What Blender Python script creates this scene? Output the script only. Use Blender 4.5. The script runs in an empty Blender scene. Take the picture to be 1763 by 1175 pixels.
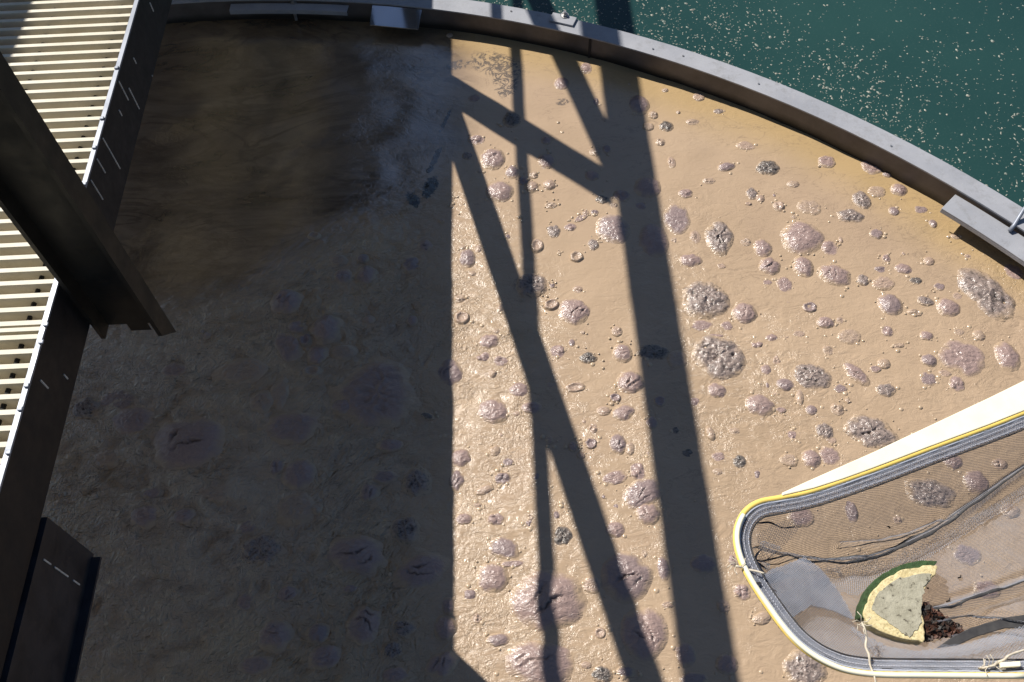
import bpy, bmesh, math, random
import numpy as np
from mathutils import Vector, Matrix, noise

random.seed(7); rng = np.random.default_rng(7)
S = bpy.context.scene
C = S.collection

# ------------------------------------------------------------------ camera
F, H, ROLL = 1548.0, 2.72, 0.047          # focal length (photo px), eye height over the sludge, roll slope
PITCH = math.atan(2446 / F)
sp, cp = math.sin(PITCH), math.cos(PITCH)
nn = math.hypot(1, ROLL)
cam_d = bpy.data.cameras.new('camera'); cam = bpy.data.objects.new('camera', cam_d); C.objects.link(cam)
U = Vector((1, 0, 0)); Vd = Vector((0, -sp, -cp)); Fw = Vector((0, cp, -sp))
right = (U + ROLL * Vd) / nn; down = (Vd - ROLL * U) / nn
M = Matrix((right, -down, -Fw)).transposed().to_4x4(); M.translation = (0, 0, H)
cam.matrix_world = M
cam_d.sensor_width = 36; cam_d.lens = 36 * F / 1763
cam_d.clip_start = 0.02; cam_d.clip_end = 3000
S.camera = cam

# ------------------------------------------------------------------ light
SUNV = Vector((0.699, -0.67, -1.0)).normalized()           # direction the light travels
EL = math.asin(-SUNV.z); AZ = math.atan2(-SUNV.x, -SUNV.y)  # azimuth from +Y towards +X
w = bpy.data.worlds.new('World'); S.world = w; w.use_nodes = True
nt = w.node_tree; nt.nodes.clear()
sky = nt.nodes.new('ShaderNodeTexSky'); sky.sky_type = 'NISHITA'; sky.sun_disc = False
sky.ozone_density = 4.0; sky.dust_density = 0.8; sky.sun_elevation = EL; sky.sun_rotation = AZ
bg = nt.nodes.new('ShaderNodeBackground'); bg.inputs[1].default_value = 0.055
wo = nt.nodes.new('ShaderNodeOutputWorld')
nt.links.new(sky.outputs[0], bg.inputs[0]); nt.links.new(bg.outputs[0], wo.inputs[0])
sd = bpy.data.lights.new('sun', 'SUN'); sd.energy = 5.0; sd.angle = math.radians(0.5); sd.color = (1.0, 0.955, 0.89)
so = bpy.data.objects.new('sun', sd); C.objects.link(so)
so.rotation_euler = SUNV.to_track_quat('-Z', 'Y').to_euler(); so.location = (-6, 6, 9)
S.view_settings.view_transform = 'Standard'; S.view_settings.look = 'None'
S.view_settings.exposure = 0.42; S.view_settings.gamma = 1

# ------------------------------------------------------------------ helpers
def px2(x, y):
    dx, dy = x - 881.5, y - 587.5
    return (dx - ROLL * dy) / nn, (ROLL * dx + dy) / nn
def at(x, y, z=0.0):
    u, v = px2(x, y); s = (H - z) / (sp + v / F * cp)
    return Vector((u / F * s, (cp - v / F * sp) * s, z))

class MB:
    def __init__(self): self.v = []; self.f = []
    def box(self, lo, hi, mat=None):
        b = len(self.v)
        for z in (lo[2], hi[2]):
            for x, y in ((lo[0], lo[1]), (hi[0], lo[1]), (hi[0], hi[1]), (lo[0], hi[1])):
                p = Vector((x, y, z)); self.v.append(mat @ p if mat else p)
        for q in ((0, 3, 2, 1), (4, 5, 6, 7), (0, 1, 5, 4), (1, 2, 6, 5), (2, 3, 7, 6), (3, 0, 4, 7)):
            self.f.append([b + i for i in q])
        return self
    def bar(self, a, b, wx, wy, up=(1, 0, 0)):           # rectangular bar between two points
        a, b = Vector(a), Vector(b); d = (b - a); L = d.length; d.normalize()
        x = Vector(up); x = (x - d * x.dot(d)).normalized(); y = d.cross(x)
        m = Matrix((x, y, d)).transposed().to_4x4(); m.translation = a
        return self.box((-wx / 2, -wy / 2, 0), (wx / 2, wy / 2, L), m)
    def tube(self, pts, r, n=10, closed=False, flat=1.0):
        b = len(self.v); pts = [Vector(p) for p in pts]; k = len(pts)
        rr = r if hasattr(r, '__len__') else [r] * k
        for i, p in enumerate(pts):
            t = (pts[(i + 1) % k] - pts[i - 1]) if closed else (pts[min(i + 1, k - 1)] - pts[max(i - 1, 0)])
            t.normalize(); s = t.cross(Vector((0, 0, 1)))
            s = s.normalized() if s.length > 1e-4 else Vector((1, 0, 0)); u = s.cross(t)
            for j in range(n):
                a = 2 * math.pi * j / n
                self.v.append(p + (s * math.cos(a) + u * math.sin(a) * flat) * rr[i])
        for i in range(k if closed else k - 1):
            for j in range(n):
                i2 = (i + 1) % k; j2 = (j + 1) % n
                self.f.append([b + i * n + j, b + i * n + j2, b + i2 * n + j2, b + i2 * n + j])
        if not closed:
            self.f.append([b + j for j in range(n)][::-1]); self.f.append([b + (k - 1) * n + j for j in range(n)])
        return self
    def prism(self, top, dz):                             # polygon (list of 3-D points) pushed down by dz
        b = len(self.v); n = len(top)
        self.v += [Vector(p) for p in top] + [Vector(p) - Vector((0, 0, dz)) for p in top]
        self.f.append([b + i for i in range(n)]); self.f.append([b + n + i for i in range(n)][::-1])
        for i in range(n):
            j = (i + 1) % n; self.f.append([b + i, b + n + i, b + n + j, b + j])
        return self
    def strip(self, A, B):
        b = len(self.v); n = len(A); self.v += [Vector(p) for p in A] + [Vector(p) for p in B]
        for i in range(n - 1): self.f.append([b + i, b + i + 1, b + n + i + 1, b + n + i])
        return self
    def build(self, name, mat, parent=None, smooth=False, bevel=0, origin=None):
        me = bpy.data.meshes.new(name)
        o = bpy.data.objects.new(name, me); C.objects.link(o)
        off = Vector(origin) if origin else Vector((0, 0, 0)); q_ = parent
        while q_ and not origin: off = off + q_.location; q_ = q_.parent
        me.from_pydata([tuple(p - off) for p in self.v], [], self.f); me.update()
        bm = bmesh.new(); bm.from_mesh(me); bmesh.ops.recalc_face_normals(bm, faces=bm.faces); bm.to_mesh(me); bm.free()
        if smooth: me.polygons.foreach_set('use_smooth', [True] * len(me.polygons))
        me.materials.append(mat)
        if parent: o.parent = parent
        else: o.location = off
        if bevel:
            m = o.modifiers.new('bevel', 'BEVEL'); m.width = bevel; m.segments = 2; m.limit_method = 'ANGLE'
        return o

def tag(o, label=None, cat=None, group=None, kind=None):
    for k, v in (('label', label), ('category', cat), ('group', group), ('kind', kind)):
        if v: o[k] = v
    return o
def empty(name, loc, label=None, cat=None, group=None):
    o = bpy.data.objects.new(name, None); C.objects.link(o); o.location = loc; o.empty_display_size = 0.1
    return tag(o, label, cat, group)

# ------------------------------------------------------------------ materials
class NT:
    def __init__(self, name, rough=0.5, metal=0.0, ior=1.45):
        self.m = bpy.data.materials.new(name); self.m.use_nodes = True
        self.t = self.m.node_tree; self.b = self.t.nodes['Principled BSDF']
        self.b.inputs['Roughness'].default_value = rough; self.b.inputs['Metallic'].default_value = metal
        self.b.inputs['IOR'].default_value = ior
        self.tc = self.t.nodes.new('ShaderNodeTexCoord')
    def put(self, sock, val):
        if isinstance(val, bpy.types.NodeSocket): self.t.links.new(val, sock)
        elif isinstance(val, (tuple, list)) and len(val) == 3 and sock.type == 'RGBA': sock.default_value = (*val, 1)
        else: sock.default_value = val
    def node(self, t, ins=None, **kw):
        n = self.t.nodes.new(t)
        for k, v in kw.items(): setattr(n, k, v)
        for k, v in (ins or {}).items(): self.put(n.inputs[k], v)
        return n
    def obj(self, scale=(1, 1, 1), rot=(0, 0, 0)):
        n = self.node('ShaderNodeMapping', {'Vector': self.tc.outputs['Object'], 'Scale': scale, 'Rotation': rot}); return n.outputs[0]
    def noise(self, scale, detail=6, rough=0.55, dist=0, vec=None, typ='FBM'):
        n = self.node('ShaderNodeTexNoise', {'Vector': vec or self.tc.outputs['Object'], 'Scale': scale, 'Detail': detail, 'Roughness': rough, 'Distortion': dist}, noise_type=typ)
        return n.outputs[0]
    def ramp(self, f, a, b, lo=0.0, hi=1.0):
        n = self.node('ShaderNodeMapRange', {0: f, 1: a, 2: b, 3: lo, 4: hi}); n.clamp = True; return n.outputs[0]
    def math(self, op, a, b=0.0):
        n = self.node('ShaderNodeMath', {0: a, 1: b}, operation=op); return n.outputs[0]
    def mix(self, f, a, b):
        n = self.node('ShaderNodeMix', data_type='RGBA'); self.put(n.inputs[0], f); self.put(n.inputs[6], a); self.put(n.inputs[7], b)
        return n.outputs[2]
    def attr(self, name):
        n = self.node('ShaderNodeAttribute', attribute_name=name); return n
    def bump(self, h, strength, dist, prev=None):
        n = self.node('ShaderNodeBump', {'Height': h, 'Strength': strength, 'Distance': dist})
        if prev: self.put(n.inputs['Normal'], prev)
        return n.outputs[0]
    def done(self, col=None, rough=None, nrm=None):
        if col is not None: self.put(self.b.inputs['Base Color'], col)
        if rough is not None: self.put(self.b.inputs['Roughness'], rough)
        if nrm is not None: self.put(self.b.inputs['Normal'], nrm)
        return self.m

def simple(name, c1, c2, scale=8, rough=0.5, metal=0, bump=0.0, bscale=80, lo=0.35, hi=0.65):
    n = NT(name, rough, metal)
    col = n.mix(n.ramp(n.noise(scale, 8, .65), lo, hi), c1, c2)
    nr = n.bump(n.noise(bscale, 4), bump, 0.002) if bump else None
    return n.done(col, n.ramp(n.noise(scale * 2), .3, .7, rough * .8, min(1, rough * 1.25)), nr)

def mat_sludge():
    n = NT('sludge_wet', 0.25, 0, 1.4)
    a = n.attr('wet'); sep = n.node('ShaderNodeSeparateColor', {0: a.outputs[0]})
    wet, wrk, edge = sep.outputs[0], sep.outputs[1], sep.outputs[2]
    base = n.mix(n.ramp(n.noise(2.2, 6, .6, .6), .35, .68), (0.432, 0.313, 0.205), (0.376, 0.270, 0.174))
    base = n.mix(n.ramp(n.noise(55, 5, .7), .55, .78, 0, .35), base, (0.30, 0.215, 0.15))
    base = n.mix(n.ramp(n.noise(.95, 5, .6, .8), .48, .70, 0, .75), base, (0.375, 0.264, 0.178))
    base = n.mix(n.math('MULTIPLY', n.ramp(n.noise(1.3, 4, .6), .40, .58), n.node('ShaderNodeSeparateColor', {0: n.attr('hole').outputs[0]}).outputs[2]), base, (0.40, 0.272, 0.150))
    base = n.mix(edge, base, (0.41, 0.285, 0.135))
    # dark marbled scum in the watery corner
    swirl = n.noise(1.5, 10, .66, 1.1, vec=n.obj((1.0, 2.6, 1), (0, 0, .35)))
    dk = n.math('MULTIPLY', n.ramp(swirl, .40, .66), wet)
    sw2 = n.noise(1.25, 9, .55, 1.5, vec=n.obj((1.0, 1.7, 1), (0, 0, .6)))
    band = n.ramp(n.math('SINE', n.math('MULTIPLY', sw2, 62.0)), .0, .95)
    base = n.mix(n.math('MULTIPLY', n.math('MULTIPLY', band, wet), n.ramp(n.noise(2.2, 4), .40, .62, .15, .75)), base, (0.085, 0.059, 0.041))
    base = n.mix(n.math('MULTIPLY', dk, .95), base, (0.045, 0.032, 0.022))
    base = n.mix(n.math('MULTIPLY', wet, .50), base, (0.135, 0.090, 0.060))
    # openings where clear dark water shows
    hole = n.attr('hole'); hsp = n.node('ShaderNodeSeparateColor', {0: hole.outputs[0]}); hs = n.ramp(n.math('ADD', hsp.outputs[0], n.math('MULTIPLY', n.math('SUBTRACT', n.noise(26, 7, .75, 1.5), .5), 1.5)), .48, .56)
    base = n.mix(hs, base, (0.018, 0.03, 0.036))
    web = n.ramp(n.math('ABSOLUTE', n.math('SUBTRACT', n.noise(17, 6, .7, 1.2), .5)), .0, .075, 1, 0)
    base = n.mix(n.math('MULTIPLY', n.ramp(n.math('MULTIPLY', web, n.ramp(hsp.outputs[1], .15, .6)), .25, .6), .85), base, (0.075, 0.066, 0.060))
    # flow filaments
    fil = n.noise(3.2, 5, .55, 2.2, vec=n.obj((1, 2.3, 1), (0, 0, -.25)))
    line = n.ramp(n.math('ABSOLUTE', n.math('SUBTRACT', fil, .5)), 0.0, .012, 1, 0)
    msk = n.ramp(n.noise(2.0, 2), .44, .58)
    base = n.mix(n.math('MULTIPLY', n.math('MULTIPLY', line, msk), .5), base, (0.20, 0.14, 0.095))
    # relief
    b1 = n.noise(16, 6, .62, 1.6, vec=n.obj((1, 1.6, 1), (0, 0, .5)))
    b2 = n.noise(62, 4, .6, .8, vec=n.obj((1, 1.35, 1), (0, 0, .35)))
    ridg = n.math('SUBTRACT', 1.0, n.math('ABSOLUTE', n.math('SUBTRACT', n.math('MULTIPLY', n.noise(24, 3, .5, 1.2, vec=n.obj((1.6, 1, 1), (0, 0, -.35))), 2.0), 1.0)))
    w2 = n.math('MULTIPLY', wrk, wrk)
    pat = n.ramp(n.noise(5.5, 4, .6, .8), .42, .62)                      # crumpled patches between creamy ones
    lf = hsp.outputs[2]; pat = n.math('MAXIMUM', pat, lf); w3 = n.math('MULTIPLY', w2, pat)
    up = n.math('ADD', 1.0, n.math('MULTIPLY', lf, .35))
    fine = n.math('SUBTRACT', 1.0, n.math('MULTIPLY', lf, .6))
    fold = n.math('SUBTRACT', 1.0, n.math('ABSOLUTE', n.math('SUBTRACT', n.math('MULTIPLY', n.noise(9, 4, .5, 1.6, vec=n.obj((1, 1.9, 1), (0, 0, .75))), 2.0), 1.0)))
    nr = n.bump(b1, n.ramp(wrk, 0, 1, .10, .75), n.math('MULTIPLY', up, .012))
    nr = n.bump(fold, n.math('MULTIPLY', lf, .8), .012, nr)
    flow = n.node('ShaderNodeMapping', {'Vector': n.tc.outputs['Object'], 'Rotation': (0, 0, .75), 'Scale': (3.2, 1, 1)}, vector_type='TEXTURE').outputs[0]
    rip = n.math('SUBTRACT', 1.0, n.math('ABSOLUTE', n.math('SUBTRACT', n.math('MULTIPLY', n.noise(27, 3, .5, 1.0, vec=flow), 2.0), 1.0)))
    rm = n.ramp(n.noise(3.0, 3), .42, .60)
    nr = n.bump(rip, n.math('MULTIPLY', n.math('MULTIPLY', lf, rm), 1.0), .016, nr)
    peb = n.node('ShaderNodeTexVoronoi', {'Vector': n.obj((1, 1.3, 1), (0, 0, .4)), 'Scale': 24.0, 'Randomness': 1.0}, feature='SMOOTH_F1').outputs[0]
    nr = n.bump(peb, n.math('MULTIPLY', n.math('MULTIPLY', lf, n.math('SUBTRACT', 1.0, rm)), .9), -.016, nr)
    nr = n.bump(ridg, n.ramp(w3, 0, 1, .0, .9), n.math('MULTIPLY', up, .008), nr)
    nr = n.bump(b2, n.math('MULTIPLY', n.ramp(w3, 0, 1, .05, 1.0), fine), .0065, nr)
    nr = n.bump(n.noise(105, 2, .4, .5), n.math('MULTIPLY', n.ramp(w3, 0, 1, .0, .45), fine), .003, nr)
    n.put(n.b.inputs['Coat Weight'], n.math('MAXIMUM', n.ramp(wet, 0, 1, .35, 1.0), n.math('MULTIPLY', lf, .8))); n.put(n.b.inputs['Coat IOR'], n.ramp(wet, 0, 1, 1.75, 2.3)); n.put(n.b.inputs['Coat Roughness'], n.ramp(n.math('MAXIMUM', wet, lf), 0, 1, .17, .07)); n.put(n.b.inputs['Coat Normal'], nr)
    return n.done(base, n.ramp(wet, 0, 1, .30, .10), nr)

def mat_bubble(name, film, dark, pit=0.0):
    n = NT(name, 0.24, 0, 1.42)
    a = n.attr('film'); sep = n.node('ShaderNodeSeparateColor', {0: a.outputs[0]})
    rim = n.mix(n.ramp(n.noise(30, 4), .35, .68), (0.426, 0.308, 0.201), (0.378, 0.271, 0.176))
    body = n.mix(n.ramp(n.noise(70, 6, .7), .35, .7), film, dark)
    col = n.mix(sep.outputs[0], rim, body)
    col = n.mix(n.math('MULTIPLY', sep.outputs[1], .9), col, (0.035, 0.028, 0.022))  # shade inside cracks and pits mixed into the colour
    if pit:
        ho = n.ramp(n.noise(95, 3, .6), .56, .63); col = n.mix(n.math('MULTIPLY', n.math('MULTIPLY', ho, sep.outputs[0]), pit), col, (0.05, 0.045, 0.04))  # tiny pit shadows of the foam painted as dark spots
    v = n.obj((1, 1.6, 1), (0, 0, .6))
    nr = n.bump(n.noise(38, 4, .55, 1.2, vec=v), .8, .0075); nr = n.bump(n.noise(85, 2, .4, .6), .40 if not pit else .75, .0032, nr)
    n.b.inputs['Coat Weight'].default_value = .5; n.b.inputs['Coat Roughness'].default_value = .17; n.put(n.b.inputs['Coat Normal'], nr)
    return n.done(col, .30, nr)

MAT = {}
MAT['sludge'] = mat_sludge()
MAT['film'] = mat_bubble('mud_film', (0.325, 0.230, 0.200), (0.27, 0.192, 0.172))
MAT['film_pale'] = mat_bubble('mud_film_pale', (0.39, 0.279, 0.205), (0.345, 0.247, 0.19))
MAT['film_tan'] = mat_bubble('mud_film_tan', (0.405, 0.295, 0.205), (0.335, 0.243, 0.185))
MAT['film_grey'] = mat_bubble('mud_film_grey', (0.275, 0.205, 0.190), (0.225, 0.165, 0.155))
MAT['film_rough'] = mat_bubble('mud_foam', (0.30, 0.232, 0.198), (0.225, 0.178, 0.156), .5)
MAT['film_dark'] = mat_bubble('mud_foam_dark', (0.20, 0.165, 0.14), (0.10, 0.085, 0.075), .9)

def mat_water():
    n = NT('green_water', 0.07, 0, 1.33)
    col = n.mix(n.ramp(n.noise(.9, 4), .35, .65), (0.014, 0.044, 0.042), (0.019, 0.056, 0.051))
    col = n.mix(n.ramp(n.noise(120, 3, .7), .60, .8, 0, .5), col, (0.09, 0.13, 0.11))
    return n.done(col, .07, n.bump(n.noise(7, 3, .5, .5), .08, .01))
MAT['water'] = mat_water()
def mat_flange():
    n = NT('grey_paint', .5)
    col = n.mix(n.ramp(n.noise(5, 6, .6), .35, .65), (0.27, 0.277, 0.302), (0.335, 0.34, 0.362))
    col = n.mix(n.ramp(n.noise(160, 3, .8), .62, .74, 0, .5), col, (0.52, 0.51, 0.50))
    col = n.mix(n.ramp(n.noise(14, 9, .8), .52, .72, 0, .7), col, (0.19, 0.185, 0.18))
    col = n.mix(n.ramp(n.noise(33, 8, .8), .60, .74, 0, .6), col, (0.42, 0.40, 0.36))
    return n.done(col, .48, n.bump(n.noise(120, 3), .15, .001))
MAT['flange'] = mat_flange()
def mat_wall():
    n = NT('stained_wall', .55)
    z = n.node('ShaderNodeSeparateXYZ', {0: n.tc.outputs['Object']}).outputs[2]
    col = n.mix(n.ramp(n.noise(7, 6, .65), .35, .65), (0.135, 0.115, 0.105), (0.085, 0.07, 0.062))
    col = n.mix(n.ramp(n.math('ADD', z, n.math('MULTIPLY', n.math('SUBTRACT', n.noise(5, 6, .6), .5), .04)), .012, .045, 1, 0), col, (0.018, 0.015, 0.012))
    return n.done(col, .5, n.bump(n.noise(60, 4), .2, .002))
MAT['wall'] = mat_wall()
MAT['bolt'] = simple('zinc', (0.5, 0.5, 0.5), (0.3, 0.28, 0.26), 60, .35, .8)
def mat_grating():
    n = NT('grating_composite', .55)
    col = n.mix(n.ramp(n.noise(9, 7, .7), .35, .7), (0.60, 0.55, 0.435), (0.48, 0.435, 0.325))
    col = n.mix(n.ramp(n.noise(38, 6, .75), .57, .78, 0, .6), col, (0.40, 0.35, 0.22))
    return n.done(col, .55, n.bump(n.noise(150, 3), .2, .001))
MAT['grating'] = mat_grating()
MAT['steel'] = simple('weathered_dark_steel', (0.006, 0.0065, 0.010), (0.014, 0.0135, 0.016), 14, .55, 0, .15, 60)
MAT['post'] = simple('mossy_dark_steel', (0.008, 0.0075, 0.007), (0.017, 0.0155, 0.012), 10, .6, 0, .2, 50)
MAT['lip'] = simple('grey_edge_steel', (0.26, 0.28, 0.33), (0.20, 0.22, 0.26), 12, .45, .2)
MAT['bracket'] = simple('dull_bracket_steel', (0.014, 0.015, 0.019), (0.034, 0.034, 0.042), 9, .45, 0, .2, 60)
MAT['white'] = simple('dropping_white', (0.62, 0.62, 0.60), (0.4, 0.4, 0.4), 60, .8)
MAT['flap'] = simple('polished_flap', (0.62, 0.64, 0.68), (0.55, 0.57, 0.60), 5, .06, .9)
def mat_yellow(name, c):
    n = NT(name, .3); n.b.inputs['Coat Weight'].default_value = .3
    return n.done(n.mix(n.ramp(n.noise(30, 5), .4, .7), c, tuple(x * .9 for x in c)))
MAT['pale_yellow'] = mat_yellow('pale_yellow_plastic', (0.93, 0.86, 0.64))
MAT['yellow'] = mat_yellow('yellow_plastic', (0.92, 0.50, 0.03))
MAT['mesh'] = simple('net_thread', (0.29, 0.30, 0.34), (0.20, 0.205, 0.235), 30, .45)
MAT['mesh_pale'] = simple('net_thread_pale', (0.42, 0.44, 0.50), (0.32, 0.34, 0.39), 30, .4)
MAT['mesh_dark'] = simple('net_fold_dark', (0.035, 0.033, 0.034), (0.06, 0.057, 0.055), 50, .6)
def mat_hem():
    n = NT('net_hem', .6)
    wv = n.node('ShaderNodeTexWave', {'Vector': n.tc.outputs['Object'], 'Scale': 240, 'Distortion': 1.0, 'Detail': 1}).outputs[1]
    col = n.mix(wv, (0.10, 0.10, 0.12), (0.30, 0.31, 0.36))
    col = n.mix(n.ramp(n.noise(40, 6, .7), .4, .7, 0, .6), col, (0.16, 0.155, 0.16))
    return n.done(col, .6, n.bump(wv, .4, .001))
MAT['hem'] = mat_hem()
MAT['thread'] = simple('white_thread', (0.62, 0.62, 0.66), (0.5, 0.5, 0.55), 80, .7)
MAT['cord'] = simple('frayed_cord', (0.62, 0.55, 0.43), (0.46, 0.40, 0.31), 120, .9)

# ------------------------------------------------------------------ setting: basin geometry
RC = Vector((-1.305, -0.5145)); R_IN, R_OUT, ZF = 4.086, 4.174, 0.110
BUB = []   # filled below, needed by the relief of the sludge
def smooth(a, b, x): 
    t = np.clip((x - a) / (b - a), 0, 1); return t * t * (3 - 2 * t)

def build_sludge():
    xs = np.concatenate([np.linspace(-5.4, -2.45, 24)[:-1], np.arange(-2.45, 2.45, .0125), np.linspace(2.45, 2.85, 8)])
    ys = np.concatenate([np.linspace(-4.6, 0.25, 30)[:-1], np.arange(0.25, 3.65, .0125)])
    X, Y = np.meshgrid(xs, ys); rad = np.hypot(X - RC.x, Y - RC.y)
    # image-independent masks: where the surface is watery, where it is crumpled, where it is algae-stained
    def blob(c, rx, ry, ang=0):
        dx, dy = X - c[0], Y - c[1]; ca, sa = math.cos(ang), math.sin(ang)
        return np.hypot((dx * ca + dy * sa) / rx, (-dx * sa + dy * ca) / ry)
    nz = np.zeros_like(X); n2 = np.zeros_like(X)
    Z = np.zeros_like(X)
    for i in range(X.shape[0]):
        for j in range(X.shape[1]):
            x, y = X[i, j], Y[i, j]
            nz[i, j] = noise.noise((x * 2.3, y * 2.3, 1.7)) + .5 * noise.noise((x * 6, y * 6, 4.2))
            a = noise.noise((x * 5 + .8 * noise.noise((x * 4, y * 4, 9)), y * 7, 3.1))
            b = 1 - abs(noise.noise((x * 13 + 2.0 * a, y * 19 - 1.5 * a, 7.7))) * 2
            n2[i, j] = b
            Z[i, j] = a * .004
    # watery corner: far and left (bounded on the near side by a wavering edge)
    line = at(160, 575); line2 = at(780, 330)
    t = (X - line.x) / (line2.x - line.x); yb = line.y + (line2.y - line.y) * t ** 1.6 if False else None
    tt = np.clip(t, -1, 2.0); yb = line.y + (line2.y - line.y) * np.sign(tt) * np.abs(tt) ** 1.5
    wet = smooth(-.10, .22, (Y - yb) + nz * .10) * smooth(.18, -.10, X + .22 + nz * .03)
    wrk = .50 + .28 * nz
    q1 = at(835, 580); q2 = at(230, 800); q3 = at(640, 640); q4 = at(300, 980); q5 = at(1300, 740); q6 = at(850, 1100); q7 = at(1180, 640)
    for q, rx, ry, k in ((q1, .26, .62, .55), (q2, .30, .42, .45), (q3, .32, .42, .25), (q4, .45, .22, .3), (q5, .35, .25, .2), (q6, .3, .28, .3), (q7, .2, .5, .2)):
        wrk += k * np.exp(-blob(q, rx, ry) ** 2)
    smooth_zone = np.exp(-blob(at(900, 130), .5, .6) ** 2) + np.exp(-blob(at(1400, 260), .5, .35) ** 2) + .75 * np.exp(-blob(at(1020, 420), .22, .5) ** 2)
    wrk = np.clip(wrk - .55 * np.clip(smooth_zone, 0, 1), 0.05, 1) * (1 - .93 * wet)
    edge = smooth(.30, .04, (R_IN - rad) + nz * .04) * .8
    hole = np.zeros_like(X)
    for (px, py, rx, ry, ang) in ((748, 275, .016, .09, -.35), (741, 322, .034, .075, -.25), (712, 345, .026, .055, .45), (766, 210, .010, .10, -.35),
                                  ):
        hole = np.maximum(hole, .98 * np.exp(-blob(at(px, py), rx, ry, ang) ** 2 * 1.0))
    left = smooth(-.15, -.45, X)
    fila = np.zeros_like(X)
    for (px, py, rx, ry, ang) in ((855, 112, .13, .075, -.45), (870, 140, .055, .11, 0), (788, 112, .06, .03, .2), (968, 176, .03, .02, 0), (912, 490, .06, .05, 0)):
        fila = np.maximum(fila, np.exp(-blob(at(px, py), rx, ry, ang) ** 2))
    left = smooth(-.15, -.45, X)
    Z += n2 * (.0035 + .0060 * left) * np.clip(wrk + .3 * left, 0, 1.2) * (1 - wet) + .0015 * nz * (1 - wet)
    wrk = np.clip(wrk + .35 * left * (1 - wet), 0, 1)
    keep = rad < R_IN + .03
    ny, nx = X.shape
    idx = np.arange(ny * nx).reshape(ny, nx)
    fk = keep[:-1, :-1] & keep[1:, :-1] & keep[:-1, 1:] & keep[1:, 1:]
    quads = np.stack([idx[:-1, :-1], idx[:-1, 1:], idx[1:, 1:], idx[1:, :-1]], -1)[fk]
    me = bpy.data.meshes.new('sludge')
    me.from_pydata(np.stack([X, Y, Z], -1).reshape(-1, 3).tolist(), [], quads.tolist()); me.update()
    me.polygons.foreach_set('use_smooth', [True] * len(me.polygons))
    for nm, cols in (('wet', (wet, np.clip(wrk, 0, 1), edge)), ('hole', (hole, fila, np.clip(left * (1 - wet), 0, 1)))):
        ca = me.color_attributes.new(nm, 'FLOAT_COLOR', 'POINT')
        arr = np.ones((ny * nx, 4)); 
        for k in range(3): arr[:, k] = cols[k].reshape(-1)
        ca.data.foreach_set('color', arr.reshape(-1))
    bm = bmesh.new(); bm.from_mesh(me)
    bmesh.ops.delete(bm, geom=[v for v in bm.verts if not v.link_faces], context='VERTS'); bm.to_mesh(me); bm.free()
    me.materials.append(MAT['sludge'])
    o = bpy.data.objects.new('sludge', me); C.objects.link(o)
    tag(o, 'glossy tan sludge filling the inside of the curved grey baffle', 'sludge', kind='structure')
build_sludge()

def annulus(r0, r1, z0, z1, a0, a1, n, mb=None):
    mb = mb or MB(); b = len(mb.v)
    for i in range(n + 1):
        a = a0 + (a1 - a0) * i / n
        c, s = math.cos(a), math.sin(a)
        for r, z in ((r0, z0), (r1, z0), (r1, z1), (r0, z1)): mb.v.append(Vector((RC.x + r * c, RC.y + r * s, z)))
    for i in range(n):
        for j in range(4):
            j2 = (j + 1) % 4; mb.f.append([b + i * 4 + j, b + i * 4 + j2, b + i * 4 + 4 + j2, b + i * 4 + 4 + j])
    if abs(a1 - a0) < 6.28:
        mb.f.append([b + j for j in range(4)]); mb.f.append([b + n * 4 + j for j in range(4)][::-1])
    return mb
TAU = 2 * math.pi
wa = MB(); b = 0
for i in range(160):
    a = TAU * i / 160
    for r in (R_IN + .015, 5.0, 9.02): wa.v.append(Vector((RC.x + r * math.cos(a), RC.y + r * math.sin(a), -0.035)))
for i in range(160):
    j = (i + 1) % 160
    for k in range(2): wa.f.append([i * 3 + k, i * 3 + k + 1, j * 3 + k + 1, j * 3 + k])
tag(wa.build('water', MAT['water'], smooth=True), 'dark green water outside the curved baffle', 'water', kind='structure')
MAT['ground'] = simple('gravel_ground', (0.13, 0.12, 0.10), (0.07, 0.09, 0.045), 1.2, .95)
g = MB(); b = 0; n = 96
for i in range(n):
    a = TAU * i / n
    for r in (9.2, 600.0): g.v.append(Vector((RC.x + r * math.cos(a), RC.y + r * math.sin(a), -0.30)))
for i in range(n):
    j = (i + 1) % n; g.f.append([i * 2, i * 2 + 1, j * 2 + 1, j * 2])
tag(g.build('ground', MAT['ground']), 'ground around the tank', 'ground', kind='structure')

# ------------------------------------------------------------------ baffle ring
def ang(px, py, z=ZF):
    q = at(px, py, z); return math.atan2(q.y - RC.y, q.x - RC.x)
baf = empty('scum_baffle', (RC.x, RC.y, 0), 'curved grey steel baffle ring between the tan sludge and the green water', 'baffle')
wall = annulus(R_IN, R_IN + .035, -.5, ZF - .006, 0, TAU, 200).build('wall', MAT['wall'], baf)
fl = annulus(R_IN - .004, R_OUT, ZF - .006, ZF, 0, TAU, 220).build('flange', MAT['flange'], baf)
a_seam = ang(1018, 62)
sm = annulus(R_IN - .006, R_IN + .001, -.1, ZF - .008, a_seam - .0012, a_seam + .0012, 2).build('wall_seam', MAT['steel'], wall)
def splice(a0, a1, r0, r1, z, t=.006):
    m = annulus(r0, r1, z - t, z, a0, a1, 24)
    annulus(r0, r0 + .005, z - .022, z - t, a0, a1, 24, m)
    return m.build('splice_plate', MAT['flange'], baf, bevel=.0015)
a1_ = ang(1650, 330, .085); a0_ = a1_ - .36
splice(a0_, a1_, R_IN - .105, R_IN - .008, .088)
b1_ = ang(397, 10, .09); b0_ = ang(600, 12, .09)
pl = splice(b0_, b1_, R_IN - .055, R_IN - .007, .093)
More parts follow.
